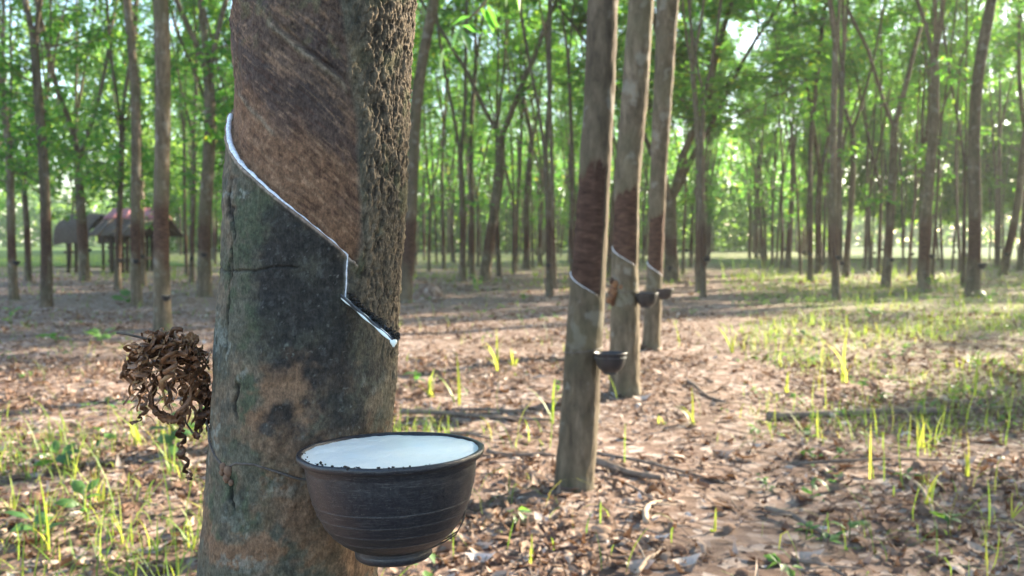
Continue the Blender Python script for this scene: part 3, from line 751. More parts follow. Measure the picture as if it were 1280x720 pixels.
# ------------------------------------------------------------------ three tapped trees of the same row
def hero(seed, outline, base_py, cut, ptop, label, lead, fork_z, lead_px=None):
    """outline: (py, left, right) at the depth where the foot stands; the trunk runs on above the frame to the fork"""
    fx = (outline[-1][1] + outline[-1][2]) / 2; b = gp(fx, base_py); d = b.y
    zs, xs, rs = [], [], []
    for py, l, r_ in outline:
        q = at((l + r_) / 2, py, d); zs.append(q.z); xs.append(q.x); rs.append((r_ - l) / 2 / F * d)
    o = np.argsort(zs); zs, xs, rs = np.array(zs)[o], np.array(xs)[o], np.array(rs)[o]
    slope = (xs[-1] - xs[-3]) / (zs[-1] - zs[-3])
    zz = np.concatenate([np.linspace(-.05, zs[-1], 260), np.linspace(zs[-1] + .1, fork_z, 14)])
    cx = np.where(zz <= zs[-1], np.interp(zz, zs, xs), xs[-1] + (zz - zs[-1]) * slope * .6)
    rr = np.interp(zz, zs, rs) * np.where(zz > zs[-1], 1 - .05 * (zz - zs[-1]), 1)
    cy = np.full_like(zz, d)
    k_ = np.ones(7) / 7; cx = np.convolve(np.pad(cx, 3, 'edge'), k_, 'valid')
    n = 72; th = np.arange(n) * 2 * math.pi / n
    TH, Z = np.meshgrid(th, zz); TH = np.where(TH > math.pi, TH - 2 * math.pi, TH)     # 0 faces the camera
    ca = math.atan2(fx - 640, F)
    n0 = np.array((-math.sin(ca), -math.cos(ca))); t0 = np.array((math.cos(ca), -math.sin(ca)))
    CX, RR = np.repeat(cx[:, None], n, 1), np.repeat(rr[:, None], n, 1)
    pn = np.zeros_like(Z)
    def th_of(px, py):
        z = at(px, py, d).z; c_ = float(np.interp(z, zz, cx)); r_ = float(np.interp(z, zz, rr))
        x = at(px, py, d - r_ * .8).x - c_; return math.asin(max(-1, min(1, x / r_))), z
    c1, c2 = th_of(*cut[0]), th_of(*cut[1]); sl_ = (c2[1] - c1[1]) / (c2[0] - c1[0])
    zc = lambda t: c1[1] + (t - c1[0]) * sl_
    zt = at(fx, ptop, d).z
    ns_ = fbm(np.cos(TH) * 3, np.sin(TH) * 3, Z * 6, 3, seed) - .5
    tR = c2[0] + .12
    pn = sstep(-.004, .006, Z - zc(TH)) * (1 - sstep(-.02, .02, Z - zt - ns_ * .22 - .04 * np.sin(TH))) * sstep(-1.95, -1.85, TH) * (1 - sstep(0, .1, TH - tR))
    bumps = (fbm(np.cos(TH) * 4, np.sin(TH) * 4, Z * 14, 4, seed + 3) - .5)
    H = RR * (.11 * bumps + .10 * (fbm(np.cos(TH) * 1.2, np.sin(TH) * 1.2, Z * 2.2, 2, seed + 9) - .5) - .07 * pn + .05 * pn * (fbm(TH * 2, (Z - zc(TH)) * 60, Z * 0, 3, seed + 5) - .5)) 
    rr2 = RR + H
    qx = n0[0] * np.cos(TH) + t0[0] * np.sin(TH); qy = n0[1] * np.cos(TH) + t0[1] * np.sin(TH)
    V = np.stack([CX + rr2 * qx - fx_w(b), d + rr2 * qy - d, Z - b.z], -1).reshape(-1, 3)
    i = np.arange(len(zz) * n).reshape(len(zz), n); j = np.roll(i, -1, 1)
    f = np.stack([i[:-1], j[:-1], j[1:], i[1:]], -1).reshape(-1, 4)
    t = tag(empty('rubber_tree', b), label, 'tree', TREE_GROUP)
    link('trunk', mesh_np('trunk', V, f, M_bark, {'panel': pn.ravel() * 1.3}), t)
    za = np.linspace(fork_z - .5, fork_z, 4)
    lm, sh, r = grow_tree(seed, fork_z, .1, n_lead=lead, spread=.35, axis=(za - b.z, np.interp(za, zz, cx) - b.x, np.zeros(4), np.interp(za, zz, rr)))
    link('limbs', lm, t); link('crown', crown_from_shoots('crown', sh, r), t)
    tt = np.linspace(max(-1.7, c1[0] - .35), c2[0], 30); mb = MB()
    def P(t_, z, off): 
        c_ = float(np.interp(z, zz, cx)); r_ = float(np.interp(z, zz, rr)) + off
        q = n0 * math.cos(t_) + t0 * math.sin(t_); return np.array((c_ + r_ * q[0] - b.x, d + r_ * q[1] - d, z - b.z))
    mb.add(*tube([P(a, zc(a), -.001) for a in tt], .0023 * d / 4.3 * np.linspace(1.1, .35, 30), 7))
    link('latex_line', mb.mesh('latex_line', M_line), t)
    return dict(b=b, d=d, P=P, zz=zz, cx=cx, rr=rr, n0=n0, t0=t0)
def fx_w(b): return b.x
H2 = hero(41, [(0, 735, 772), (110, 730, 769), (215, 724, 763), (340, 713, 757), (440, 706, 752), (520, 700, 748), (585, 694, 744), (612, 691, 742)], 610,
          ((714, 341), (748, 368)), 214, 'nearest mid-ground rubber tree with dark tapped band, leaning right, small cup at its right', 3, 4.6)
H3 = hero(42, [(0, 786, 817), (120, 777, 810), (240, 767, 799), (330, 765, 798), (420, 763, 800), (470, 762, 800), (497, 760, 802)], 497,
          ((766, 309), (795, 331)), 244, 'rubber tree with brown lump on its trunk, second of the mid-ground row', 3, 4.9)
H4 = hero(43, [(0, 821, 848), (100, 818, 842), (200, 813, 834), (275, 811, 831), (350, 808, 828), (415, 804, 826), (438, 801, 826)], 438,
          ((811, 330), (829, 345)), 272, 'rubber tree with sunlit right edge, third of the mid-ground row', 2, 5.2)
def sprig():
    t = [o for o in bpy.data.objects if o.get('label', '').startswith('nearest mid-ground rubber')][0]; b = t.location; d = H2['d'] + .5
    P = [at(735, -330, H2['d']), at(690, -150, d), at(640, -40, d), at(598, 12, d), at(575, 34, d)]
    mb = MB(); mb.add(*tube([p - b for p in P], (.02, .014, .009, .006, .003), 6), 0); link('hanging_branch', mb.mesh('hanging_branch', M_bark, 'panel'), t)
    r = np.random.default_rng(8); o1 = np.ones(1)
    for (x0, y0, x1, y1, w_) in [(575, 34, 592, 66, .4), (575, 34, 560, 62, .4), (578, 32, 604, 40, .36), (590, 20, 560, 30, .38), (600, 10, 625, 34, .36), (610, 5, 618, 42, .4), (640, -30, 655, 14, .4), (640, -30, 628, 10, .4), (650, -40, 690, -6, .4), (555, 60, 548, 92, .4)]:
        p, q = np.array(at(x0, y0, d) - b), np.array(at(x1, y1, d + r.normal(0, .05)) - b); L = np.linalg.norm(q - p)
        v, f = leaf_mesh_arrays(p[None], (q - p)[None], o1 * L, o1 * L * w_, o1 * r.normal(.5, .3), .12)
        link('leaf', mesh_np('leaf', v, f, M_leaf, {'rnd': np.full(4, r.uniform(.1, .5))}, False), t)
sprig()
def hang_cup(px, py, depth, wpx, label, group='latex collecting cups', name='latex_cup', level=.0, rot=(0, 0)):
    c = at(px, py, depth); r = wpx / 2 / F * depth
    o = tag(empty(name, c), label, 'cup', group); o.rotation_euler = (rot[0], rot[1], random.uniform(0, 6))
    for nme, me in zip(('bowl', 'latex'), CUPL):
        q = link(nme, me, o); q.scale = (r, r, r * 1.1)
        if nme == 'latex': q.location = (0, 0, -level * r)
    return o
hang_cup(763, 441, H2['d'] - .13, 43, 'small black cup on the right side of the nearest mid-ground trunk', level=.22, rot=(0, R_(2)))
hang_cup(808, 366, H3['d'] - .10, 30, 'small black cup at right of the trunk bearing the brown lump', level=.12)
hang_cup(831, 361, H4['d'] - .09, 22, 'small dark cup hanging on the third trunk of the mid-ground row', level=.1)
# wire rings and spouts of the three trees, lump of old latex
for Hh, zpy, cupx, nm in ((H2, 437, 741, 'nearest mid-ground trunk'), (H3, 364, 793, 'trunk with the brown lump')):
    z = at(700, zpy, Hh['d']).z; mb = MB()
    o = tag(empty('cup_wire', Hh['b']), 'dark wire ring tied round the ' + nm, 'wire')
    mb.add(*tube([Hh['P'](a, z + .012 * math.sin(a), .003) for a in np.linspace(-3.1, 3.1, 40)], .0032, 6)); link('ring', mb.mesh('ring', M_wire), o)
q = H3['P'](-.85, at(770, 366, H3['d']).z, .01)
mb = MB(); r = np.random.default_rng(4)
for k in range(26):
    c = q + r.normal(0, 1, 3) * (.022, .014, .045); s_ = r.uniform(.012, .03)
    V, f = lathe([(math.sin(a) * s_ + 1e-4, -math.cos(a) * s_) for a in np.linspace(0, math.pi, 6)], 8); mb.add(V * (1, .8, 1.2) + c, f, r.random())
tag(link('dried_latex_lump', mb.mesh('dried_latex_lump', M_strip), None, H3['b']), 'brown lump of dried latex stuck on the second mid-ground trunk', 'rubber scrap')

# ------------------------------------------------------------------ trees one can tell apart farther back
placed = [(H['b'].x, H['b'].y) for H in (H2, H3, H4)] + [(float(ax_(0)), BIGD)]
def far_tree(px, py, wpx, var, label, r0, lean=0.0, hs=None, cup=None, cuplabel=None):
    b = gp(px, py); r = wpx / 2 / F * b.y; s_ = r / r0 * .96
    t = place_tree(b.x, b.y, var, random.uniform(0, 6.28), (s_, hs or random.uniform(.92, 1.08)), label)
    t.rotation_euler = (0, lean, t.rotation_euler.z) if not lean else (Matrix.Rotation(lean, 3, 'Y') @ Matrix.Rotation(t.rotation_euler.z, 3, 'Z')).to_euler()
    placed.append((b.x, b.y))
    if cup: hang_cup(cup[0], cup[1], b.y - r * .95, cup[2], cuplabel)
far_tree(204, 412, 22, VAR[3], 'straight rubber tree with a white-filled cup, left of the foreground trunk', .12, 0, 1.1, (208, 369, 12), 'black cup showing white latex on the nearest left-hand tree')
far_tree(58, 385, 15, LOWV[0], 'forked rubber tree at left in front of the shed', .115, 0, 1.02)
far_tree(171, 382, 14, VAR[3], 'slim rubber tree standing before the right end of the shed', .12, 0, 1, (170, 324, 9), 'cup on the slim tree standing before the shed')
far_tree(256, 372, 19, LOWV[0], 'rubber tree close beside the left edge of the foreground trunk', .115, .02, 1, (255, 316, 9), 'cup on the tree beside the foreground trunk')
far_tree(106, 352, 13, LOWV[1], 'leafy low-branched rubber tree in front of the thatched shed', .105, 0, 1, (112, 311, 6), 'tiny cup on the leafy tree before the thatched shed')
far_tree(35, 352, 9, VAR[4], 'thin forked rubber tree at left edge near the bright field', .10)
far_tree(16, 362, 6, VAR[6], 'thinnest young rubber tree at the far left edge', .11)
far_tree(286, 346, 9, VAR[0], 'dim rubber tree half hidden by the left of the foreground trunk', .105)
far_tree(505, 379, 18, VAR[3], 'sun-streaked rubber tree leaning right beside the earth mound', .12, .092, 1.05)
far_tree(578, 353, 9, VAR[4], 'thin rubber tree with a low fork right of the leaning one', .10, 0, 1.25)
far_tree(606, 352, 15, VAR[2], 'stout rubber tree with dark tapped band, centre of the left block', .10, .05, .95)
far_tree(624, 345, 7, VAR[5], 'slender rubber tree just right of the stout centre one', .095)
far_tree(658, 337, 10, VAR[1], 'straight rubber tree halfway between stout centre tree and mid-ground row', .115, .02)
far_tree(675, 333, 7, VAR[6], 'slim rubber tree left of the nearest mid-ground trunk', .11)
far_tree(839, 352, 19, FAN, 'low-forked rubber tree fanning out behind the mid-ground row', .10, .03, 1.0, (838, 333, 8), 'shiny cup on the low-forked tree behind the mid-ground row')
far_tree(1215, 370, 18, VAR[3], 'straight dark rubber tree at right with a cup on its right side', .12, .02, 1.1, (1228, 329, 12), 'dark cup on the straight tree at far right')
far_tree(1155, 366, 15, VAR[1], 'rubber tree with high fork left of the straight right-hand one', .115, .015, .98, (1166, 318, 9), 'dark cup on the high-forked tree at right')
far_tree(1107, 360, 13, VAR[2], 'rubber tree with twin upright stems at right of the aisle', .10, .02, .92, (1115, 323, 7), 'dark cup on the twin-stemmed tree')
far_tree(1057, 347, 9, VAR[5], 'slanting thin rubber tree beyond the grassy strip', .095, .05, 1)
far_tree(1023, 342, 10, VAR[0], 'forked rubber tree beyond the grassy strip', .105, .01, 1.05, (1029, 328, 6), 'tiny cup on the forked tree beyond the grass')
far_tree(1038, 340, 8, VAR[6], 'slim rubber tree behind the forked one beyond the grass', .11)
far_tree(1253, 345, 11, VAR[5], 'rubber tree leaning right at the right edge', .095, .11, 1, (1258, 316, 7), 'cup on the leaning tree at the right edge')
far_tree(1275, 338, 9, VAR[1], 'rubber tree cut off by the right edge of the picture', .115, .04, 1)
far_tree(985, 335, 8, VAR[2], 'thin rubber tree on the left side of the far right block', .10)
# rows that go on behind and beside
SIDE_SKIP, SIDE_SEED, GZ, GR = .06, 6, .3, 1.3
rs = np.random.default_rng(SIDE_SEED)
# openings in the canopy: no crown stands in the sun's way to these spots
GAPS = [np.array(on_trunk(.9, 1.42) + np.array((0, 0, GZ))), np.array(gp(870, 420)), np.array(gp(600, 378)), np.array(gp(60, 440)), np.array(gp(220, 425)), np.array(gp(110, 540)), np.array(gp(940, 400)), np.array(gp(655, 545)), np.array(gp(880, 600)), np.array((H2['b'].x + .1, H2['b'].y, 1.8))]
def in_gap(x, y, rad=.9):
    for p in GAPS:
        h = np.array((math.sin(SUN_AZ), math.cos(SUN_AZ))); q = np.array((x, y)) - p[:2]; al = q @ h
        if al > 3 and abs(q[0] * h[1] - q[1] * h[0]) < (GR if p[2] > 1.2 and p[1] < 2 else (1.9 if p[1] > 7 else rad)) and 3.3 < p[2] + al * math.tan(SUN_EL) < 15: return True
    return False
rg = np.random.default_rng(23); nfar = 0
FAR_L, SIDE_L = 'slender rubber tree far back in the crowded rows', 'rubber tree of the rows at the side of the view'
rows = []
for k in range(-20, 21):
    j = 0; y = -3 + rg.uniform(0, 2.7)
    while y < 98:
        yy = y + rg.normal(0, .3); x = .28 + .222 * (yy - 4.3) + k * 3.3 + rg.normal(0, .3); y += rg.uniform(1.8, 2.4)
        a = x / max(yy, .1)
        lim = 39 if a < -.37 else (66 if a < .33 else 57)
        if yy > lim or abs(x) > 46: continue
        inview = yy > .5 and abs(a) < .6
        if inview and yy < 17.5: continue
        if k == 0 and yy < 18: continue
        if not inview and (x < 1 or yy < -2 or x > 32 or yy > 36 or math.hypot(x, yy) < 4.5): continue
        if inview and 315 < project(x, yy, .9)[0] < 465: continue
        if -17.5 < x < -12.2 and 31.5 < yy < 36: continue
        if any((x - p) ** 2 + (yy - q) ** 2 < 1.7 ** 2 for p, q in placed): continue
        if not inview and (rs.random() < SIDE_SKIP or in_gap(x, yy)): continue
        va = (VAR + LOWV)[int(7 + rg.integers(0, 2)) if a < -.28 and rg.random() < .5 else int(rg.choice(9, p=[.15, .13, .13, .09, .15, .13, .12, .05, .05]))] if inview else DENSE[int(rs.integers(0, 2))]; sx = (rg if inview else rs).uniform(.46, .8)
        q_ = rg if inview else rs
        t = place_tree(x, yy, va, q_.uniform(0, 6.28), (sx if inview else 1.0, q_.uniform(.85, 1.12)), FAR_L if inview else SIDE_L)
        ln = rg.normal(0, .03); t.rotation_euler = (Matrix.Rotation(ln, 3, 'Y') @ Matrix.Rotation(rg.normal(0, .02), 3, 'X') @ Matrix.Rotation(t.rotation_euler.z, 3, 'Z')).to_euler()
        placed.append((x, yy)); nfar += inview
        if inview: rows.append((t, x, yy, sx))
MARKS = [(-40, 'the left edge of the picture'), (58, 'the forked tree before the shed'), (171, 'the slim tree at the shed'), (256, 'the tree beside the foreground trunk'), (505, 'the leaning sun-streaked tree'), (578, 'the thin low-forked tree'), (606, 'the stout centre tree'),
         (658, 'the straight tree left of the mid-ground row'), (755, 'the nearest mid-ground trunk'), (839, 'the fanning low-forked tree'), (900, 'the end of the grassy aisle'), (985, 'the thin tree starting the right block'), (1038, 'the slim tree beyond the grass'), (1107, 'the twin-stemmed tree'), (1155, 'the high-forked right tree'), (1215, 'the straight dark right-hand tree')]
ORD = ['first', 'second', 'third', 'fourth', 'fifth', 'sixth', 'seventh', 'eighth', 'ninth', 'tenth', 'eleventh', 'twelfth']
cnt = {}
for t, x, yy, sx in sorted(rows, key=lambda q: q[1] / q[2]):
    px = project(x, yy, .9)[0]; lab = None
    if yy < 37 and -10 < px < 1290:
        m = [k for k, (p, _) in enumerate(MARKS) if p < px][-1]; c = cnt.get(m, 0); cnt[m] = c + 1
        lab = f'{ORD[min(c, 11)]} larger background tree right of {MARKS[m][1]}'; t['label'] = lab
    if yy < 40 and rg.random() < .75:
        aa = rg.normal(.6, .5); rr_ = .1 * sx
        o = tag(empty('latex_cup', (x + (rr_ + .07) * math.sin(aa), yy - (rr_ + .07) * math.cos(aa), rg.uniform(.65, .9))), f'cup on the {ORD[min(c, 11)]} background tree right of {MARKS[m][1]}' if lab else 'tiny dark cup on a slender far-back rubber tree', 'cup', 'latex collecting cups')
        for nme, me in zip(('bowl', 'latex'), CUPL): q = link(nme, me, o); q.scale = (.075,) * 3
print('far trees in view', nfar)

# distant wood past the field
def far_wood():
    r = np.random.default_rng(77); n = 26000
    a = r.uniform(-.85, .85, n); d = r.uniform(170, 200, n); P = np.stack([d * np.sin(a), d * np.cos(a), np.zeros(n)], 1)
    top = 7 + 5 * fbm(a * 30, a * 0, a * 0, 4, 3); P[:, 2] = r.random(n) ** .8 * top
    v, f = leaf_mesh_arrays(P, r.normal(0, 1, (n, 3)), r.uniform(.9, 1.8, n), r.uniform(.7, 1.3, n), r.uniform(0, 3, n))
    tag(link('distant_wood', mesh_np('distant_wood', v, f, M_far, {'rnd': np.repeat(r.random(n), 4)}, False)), 'far-off pale green wood beyond the bright field', 'wood', None, 'stuff')
far_wood()
def edge_wood():
    r = np.random.default_rng(78); n = 60000
    a = r.uniform(.31, .75, n); d = r.uniform(58, 72, n) + 25 * np.clip(.36 - a, 0, 1); P = np.stack([d * np.sin(a), d * np.cos(a), np.zeros(n)], 1)
    lo = 1.6 + 2.2 * fbm(a * 45, a * 0, a * 0, 3, 5); top = 9 + 6 * fbm(a * 26, a * 0, a * 0, 4, 3); P[:, 2] = lo + (top - lo) * r.random(n)
    keep = fbm(P[:, 0] * .6, P[:, 1] * .2, P[:, 2] * .6, 3, 6) > .47; P = P[keep]; n = len(P)
    v, f = leaf_mesh_arrays(P, r.normal(0, 1, (n, 3)), r.uniform(.25, .6, n), r.uniform(.2, .4, n), r.uniform(0, 3, n))
    a2 = r.uniform(-.40, .34, 34000); d2 = r.uniform(99, 112, 34000); top = 9 + 7 * fbm(a2 * 26, a2 * 0, a2 * 0, 4, 8); P2 = np.stack([d2 * np.sin(a2), d2 * np.cos(a2), .1 + (top - .1) * r.random(34000)], 1)
    v2, f2 = leaf_mesh_arrays(P2, r.normal(0, 1, P2.shape), r.uniform(.4, .9, 34000), r.uniform(.3, .6, 34000), r.uniform(0, 3, 34000))
    f = np.concatenate([f, f2 + len(v)]); v = np.concatenate([v, v2]); n += 34000
    m3 = 26000; a3 = r.uniform(-.62, -.33, m3); d3 = r.uniform(66, 84, m3); lo3 = 3.6 + 2.5 * fbm(a3 * 40, a3 * 0, a3 * 0, 3, 11); P3 = np.stack([d3 * np.sin(a3), d3 * np.cos(a3), lo3 + (15.5 - lo3) * r.random(m3)], 1)
    P3 = P3[fbm(P3[:, 0] * .5, P3[:, 1] * .2, P3[:, 2] * .5, 3, 12) > .42]; m3 = len(P3)
    v3, f3 = leaf_mesh_arrays(P3, r.normal(0, 1, P3.shape), r.uniform(.25, .55, m3), r.uniform(.2, .4, m3), r.uniform(0, 3, m3))
    f = np.concatenate([f, f3 + len(v)]); v = np.concatenate([v, v3]); n += m3
    tag(link('edge_wood', mesh_np('edge_wood', v, f, M_far, {'rnd': np.repeat(r.random(n), 4)}, False)), 'dense foliage of the wood closing the view beyond the rows', 'wood', None, 'stuff')
edge_wood()
def far_rows():
    r = np.random.default_rng(79); mb = MB(); P = []
    for k in range(-24, 24):
        y = 66.0
        while y < 98:
            y += r.uniform(2.2, 3.2); x = .28 + .222 * (y - 4.3) + k * 4.2 + r.normal(0, .35); a = x / y
            if not -.37 < a < .33: continue
            h = r.uniform(11, 14); l = r.normal(0, .3); q = np.array((x, y, 0)); rr = r.uniform(.06, .1); fz = r.uniform(2.5, 5)
            mb.add(*tube([q, q + (l * .2, 0, fz)], (rr, rr * .8), 6), 0)
            for s_ in (-1, 1):
                e = q + (l + s_ * r.uniform(.5, 1.4), r.normal(0, .8), h); mb.add(*tube([q + (l * .2, 0, fz - .05), (q + e) / 2 + (s_ * .3, 0, fz / 3), e], (rr * .6, rr * .4, .02), 5), 0)
                P.append(q + (e - q) * r.uniform(.38, 1.0, (110, 1)) + r.normal(0, .75, (110, 3)))
    far = link('far_tree_rows', mb.mesh('far_tree_rows', M_bark, 'panel')); tag(far, 'farthest trunks of the plantation reading as one mass', 'far trees', None, 'stuff')
    P = np.concatenate(P); n = len(P)
    v, f = leaf_mesh_arrays(P, r.normal(0, 1, (n, 3)), r.uniform(.2, .4, n), r.uniform(.14, .26, n), r.uniform(0, 3, n))
    tag(link('far_canopy', mesh_np('far_canopy', v, f, M_leaf, {'rnd': np.repeat(np.clip(r.normal(.45, .22, n), 0, 1), 4)}, False)), 'leafy canopy over the farthest trunks of the plantation', 'foliage', None, 'stuff')
far_rows()

# ------------------------------------------------------------------ open sheds at left
def part(name, mb, mat, par, attr='rnd'): return sub(name, mb.mesh(name, mat, attr, False), par)
def shed_tin():
    Y = 33.5; t = tag(empty('open_shed', at(150, 336, Y)), 'open-sided wooden shed with a faded red tin roof beyond the left trees', 'shed')
    x0, x1 = at(128, 300, Y - 1.6).x, at(163, 300, Y - 1.6).x; y0, y1 = Y - 1.6, Y + 1.8
    ze, zr = at(150, 294, Y).z, at(150, 262, Y).z
    for x in np.linspace(x0 + .25, x1 - .2, 4):
        for y in (y0 + .15, y1 - .15):
            mb = MB(); mb.add(*tube([(x, y, -.05), (x + .02, y, (ze))], .07, 8)); part('post', mb, M_post, t)
    ym = (y0 + y1) / 2
    # front slope falls to the right and the ridge strip of red tin shows above it
    n = 9
    for k in range(n):
        a, b = x0 - .35 + (x1 - x0 + .9) * k / n, x0 - .35 + (x1 - x0 + .9) * (k + 1) / n
        for sgn, ye in ((0, y0 - .35), (1, y1 + .35)):
            for lo_, hi_, mt in ((0, .62, M_thatch), (.6, 1, M_tinroof)):
                L_ = lambda x, k_: (x, ye + (ym - ye) * k_, ze - .05 + (zr - ze + .05) * k_ + (.03 if hi_ == 1 else 0))
                A = np.array([L_(a, lo_), L_(b - .01, lo_), L_(b - .01, hi_), L_(a, hi_)]); o = np.array((0, 0, .035 + .02 * (k % 2)))
                mb = MB(); mb.add(np.concatenate([A, A + o]), [(0, 1, 2, 3), (4, 7, 6, 5), (0, 4, 5, 1), (1, 5, 6, 2), (2, 6, 7, 3), (3, 7, 4, 0)])
                part('roof_sheet', mb, mt, t)
    for z in (.45, .9):
        mb = MB(); mb.add(*box(((x0 + x1) / 2, y0 + .15, z), (x1 - x0 - .2, .05, .09))); part('rail', mb, M_post, t)
    mb = MB(); mb.add(*box(((x0 + x1) / 2, y0 + .15, ze - .06), (x1 - x0, .1, .12))); part('beam', mb, M_post, t)
    for zz_ in (.5,):
        mb = MB(); mb.add(*box(((x0 + x1) / 2, ym, zz_), (x1 - x0 - .5, 1.6, .06))); part('platform', mb, M_post, t)
def shed_thatch():
    Y = 34.0; t = tag(empty('thatched_shed', at(85, 335, Y)), 'low thatched open shed left of the red-roofed one', 'shed')
    x0, x1 = at(76, 300, Y - 1.6).x, at(106, 300, Y - 1.6).x; ze, zr = at(80, 297, Y).z, at(80, 268, Y).z; y0, y1 = Y - 1.4, Y + 1.4
    mb = MB(); n = 14; V = []
    for i in range(n + 1):
        a = math.pi * (i / n); yy = (y0 + y1) / 2 - (1.75) * math.cos(a); zz_ = ze - .1 + (zr - ze + .1) * math.sin(a) ** .8
        for x in np.linspace(x0 - .2, x1 + .2, 9): V += [(x, yy, zz_ + .06 * random.random() - .12 * ((x - (x0 + x1) / 2) / (x1 - x0)) ** 2)]
    m = 9; f = [(i * m + j, i * m + j + 1, (i + 1) * m + j + 1, (i + 1) * m + j) for i in range(n) for j in range(m - 1)]
    V = np.array(V); k = len(V); V2 = np.concatenate([V, V - (0, 0, .14)]); f2 = f + [tuple(k + q for q in reversed(F_)) for F_ in f]
    mb.add(V2, f2); part('roof', mb, M_thatch, t)
    for x in (x0 + .15, (x0 + x1) / 2, x1 - .15):
        for y in (y0, y1):
            mb = MB(); mb.add(*tube([(x, y, -.05), (x, y, ze + .05)], .06, 8)); part('post', mb, M_post, t)
    mb = MB(); mb.add(*box(((x0 + x1) / 2, y0, .75), (x1 - x0, .05, .09))); part('rail', mb, M_post, t)
shed_tin(); shed_thatch()

# earth mound by the leaning tree
def mound():
    b = gp(534, 374); r = np.random.default_rng(6); V, f = lathe([(1e-3, .30), (.12, .285), (.25, .22), (.36, .12), (.46, .03), (.55, -.05)], 28)
    V = V * (.75, .6, .95) * (1 + .5 * (fbm(V[:, 0] * 4, V[:, 1] * 4, V[:, 2] * 4, 4, 2) - .5))[:, None]
    tag(link('earth_mound', mesh_np('earth_mound', V, f, M_ground), None, b), kind='structure')
mound()

# ------------------------------------------------------------------ leaf litter
def in_view(n, y0, y1, r, pad=.64, x_pad=.35):
    y = np.sqrt(r.uniform(y0 ** 2, y1 ** 2, n)); x = r.uniform(-1, 1, n) * (y * pad + x_pad); return x, y
def litter_arrays(x, y, z, L, W, az, pitch, roll, curl, r):
    n = len(x); t = np.array((0, .3, .68, 1.0)); wd = np.array((0, 1., .85, 0))
    D = np.stack([np.cos(az) * np.cos(pitch), np.sin(az) * np.cos(pitch), np.sin(pitch)], 1)
    S0 = np.stack([-np.sin(az), np.cos(az), 0 * az], 1); N0_ = np.cross(D, S0)
    S = S0 * np.cos(roll)[:, None] + N0_ * np.sin(roll)[:, None]; Nn = np.cross(D, S)
    P = np.stack([x, y, z], 1)
    rows = []
    for k in range(4):
        c = P + D * (L * (t[k] - .5))[:, None] + Nn * (curl * L * ((t[k] - .5) ** 2 * 1.6 - .2))[:, None]
        rows.append((c, S * (W * wd[k] / 2)[:, None], Nn * (W * wd[k] * .22 * np.sign(curl + .01))[:, None]))
    v = np.stack([rows[0][0], rows[1][0] - rows[1][1] + rows[1][2], rows[1][0], rows[1][0] + rows[1][1] + rows[1][2],
                  rows[2][0] - rows[2][1] + rows[2][2], rows[2][0], rows[2][0] + rows[2][1] + rows[2][2], rows[3][0]], 1).reshape(-1, 3)
    T = np.array([(0, 2, 1), (0, 3, 2), (1, 2, 5), (1, 5, 4), (2, 3, 6), (2, 6, 5), (4, 5, 7), (5, 6, 7)])
    f = (np.arange(n)[:, None, None] * 8 + T[None]).reshape(-1, 3); return v, f
def litter():
    r = np.random.default_rng(101); xs, ys = [], []
    for n, a, b in ((24000, 1.6, 5), (30000, 5, 9), (26000, 9, 15), (16000, 15, 28), (6000, 28, 45)):
        x, y = in_view(n, a, b, r); xs.append(x); ys.append(y)
    x, y = np.concatenate(xs), np.concatenate(ys); n = len(x)
    path = np.exp(-(((x - .222 * (y - 4.3) - .28) - .85) / .45) ** 2) * sstep(1.8, 2.4, y)
    keep = r.random(n) < (1 - .75 * path) * np.clip(.35 + 1.6 * (fbm(x * 1.4, y * 1.4, x * 0, 4, 19) - .3), .12, 1); x, y = x[keep], y[keep]; n = len(x)
    L = np.where(r.random(n) < .05, r.uniform(.08, .14, n), np.clip(r.lognormal(-3.35, .52, n), .012, .12)) * np.clip(y / 14, 1, 1.6); W = L * r.uniform(.28, .5, n)
    z = gz(x, y) + .006 + .014 * r.random(n)
    v, f = litter_arrays(x, y, z, L, W, r.uniform(0, 6.28, n), r.normal(0, .16, n), r.normal(0, .35, n), r.normal(.35, 1.0, n), r)
    tag(link('leaf_litter', mesh_np('leaf_litter', v, f, M_dryleaf, {'rnd': np.repeat(np.clip(r.beta(1.6, 2.0, n), 0, 1), 8)}, False)), 'brown and grey fallen leaves carpeting the ground', 'leaf litter', None, 'stuff')
litter()
def twigs():
    r = np.random.default_rng(131); n = 1500; x, y = in_view(n, 1.7, 12, r); mb = MB()
    for k in range(n):
        L = r.uniform(.05, .28); az = r.uniform(0, 6.28); d = np.array((math.cos(az), math.sin(az), 0)); q = np.array((x[k], y[k], float(gz(x[k], y[k])) + .014)); sd = np.array((-d[1], d[0], 0)) * L * r.normal(0, .12)
        mb.add(*tube([q - d * L / 2, q + sd + (0, 0, r.uniform(0, .015)), q + d * L / 2], (.0022, .0026, .0012) if r.random() < .8 else (.004, .005, .002), 4, False), r.random())
    tag(link('twig_litter', mb.mesh('twig_litter', M_stick)), 'small broken twigs strewn among the fallen leaves', 'twigs', None, 'stuff')
twigs()
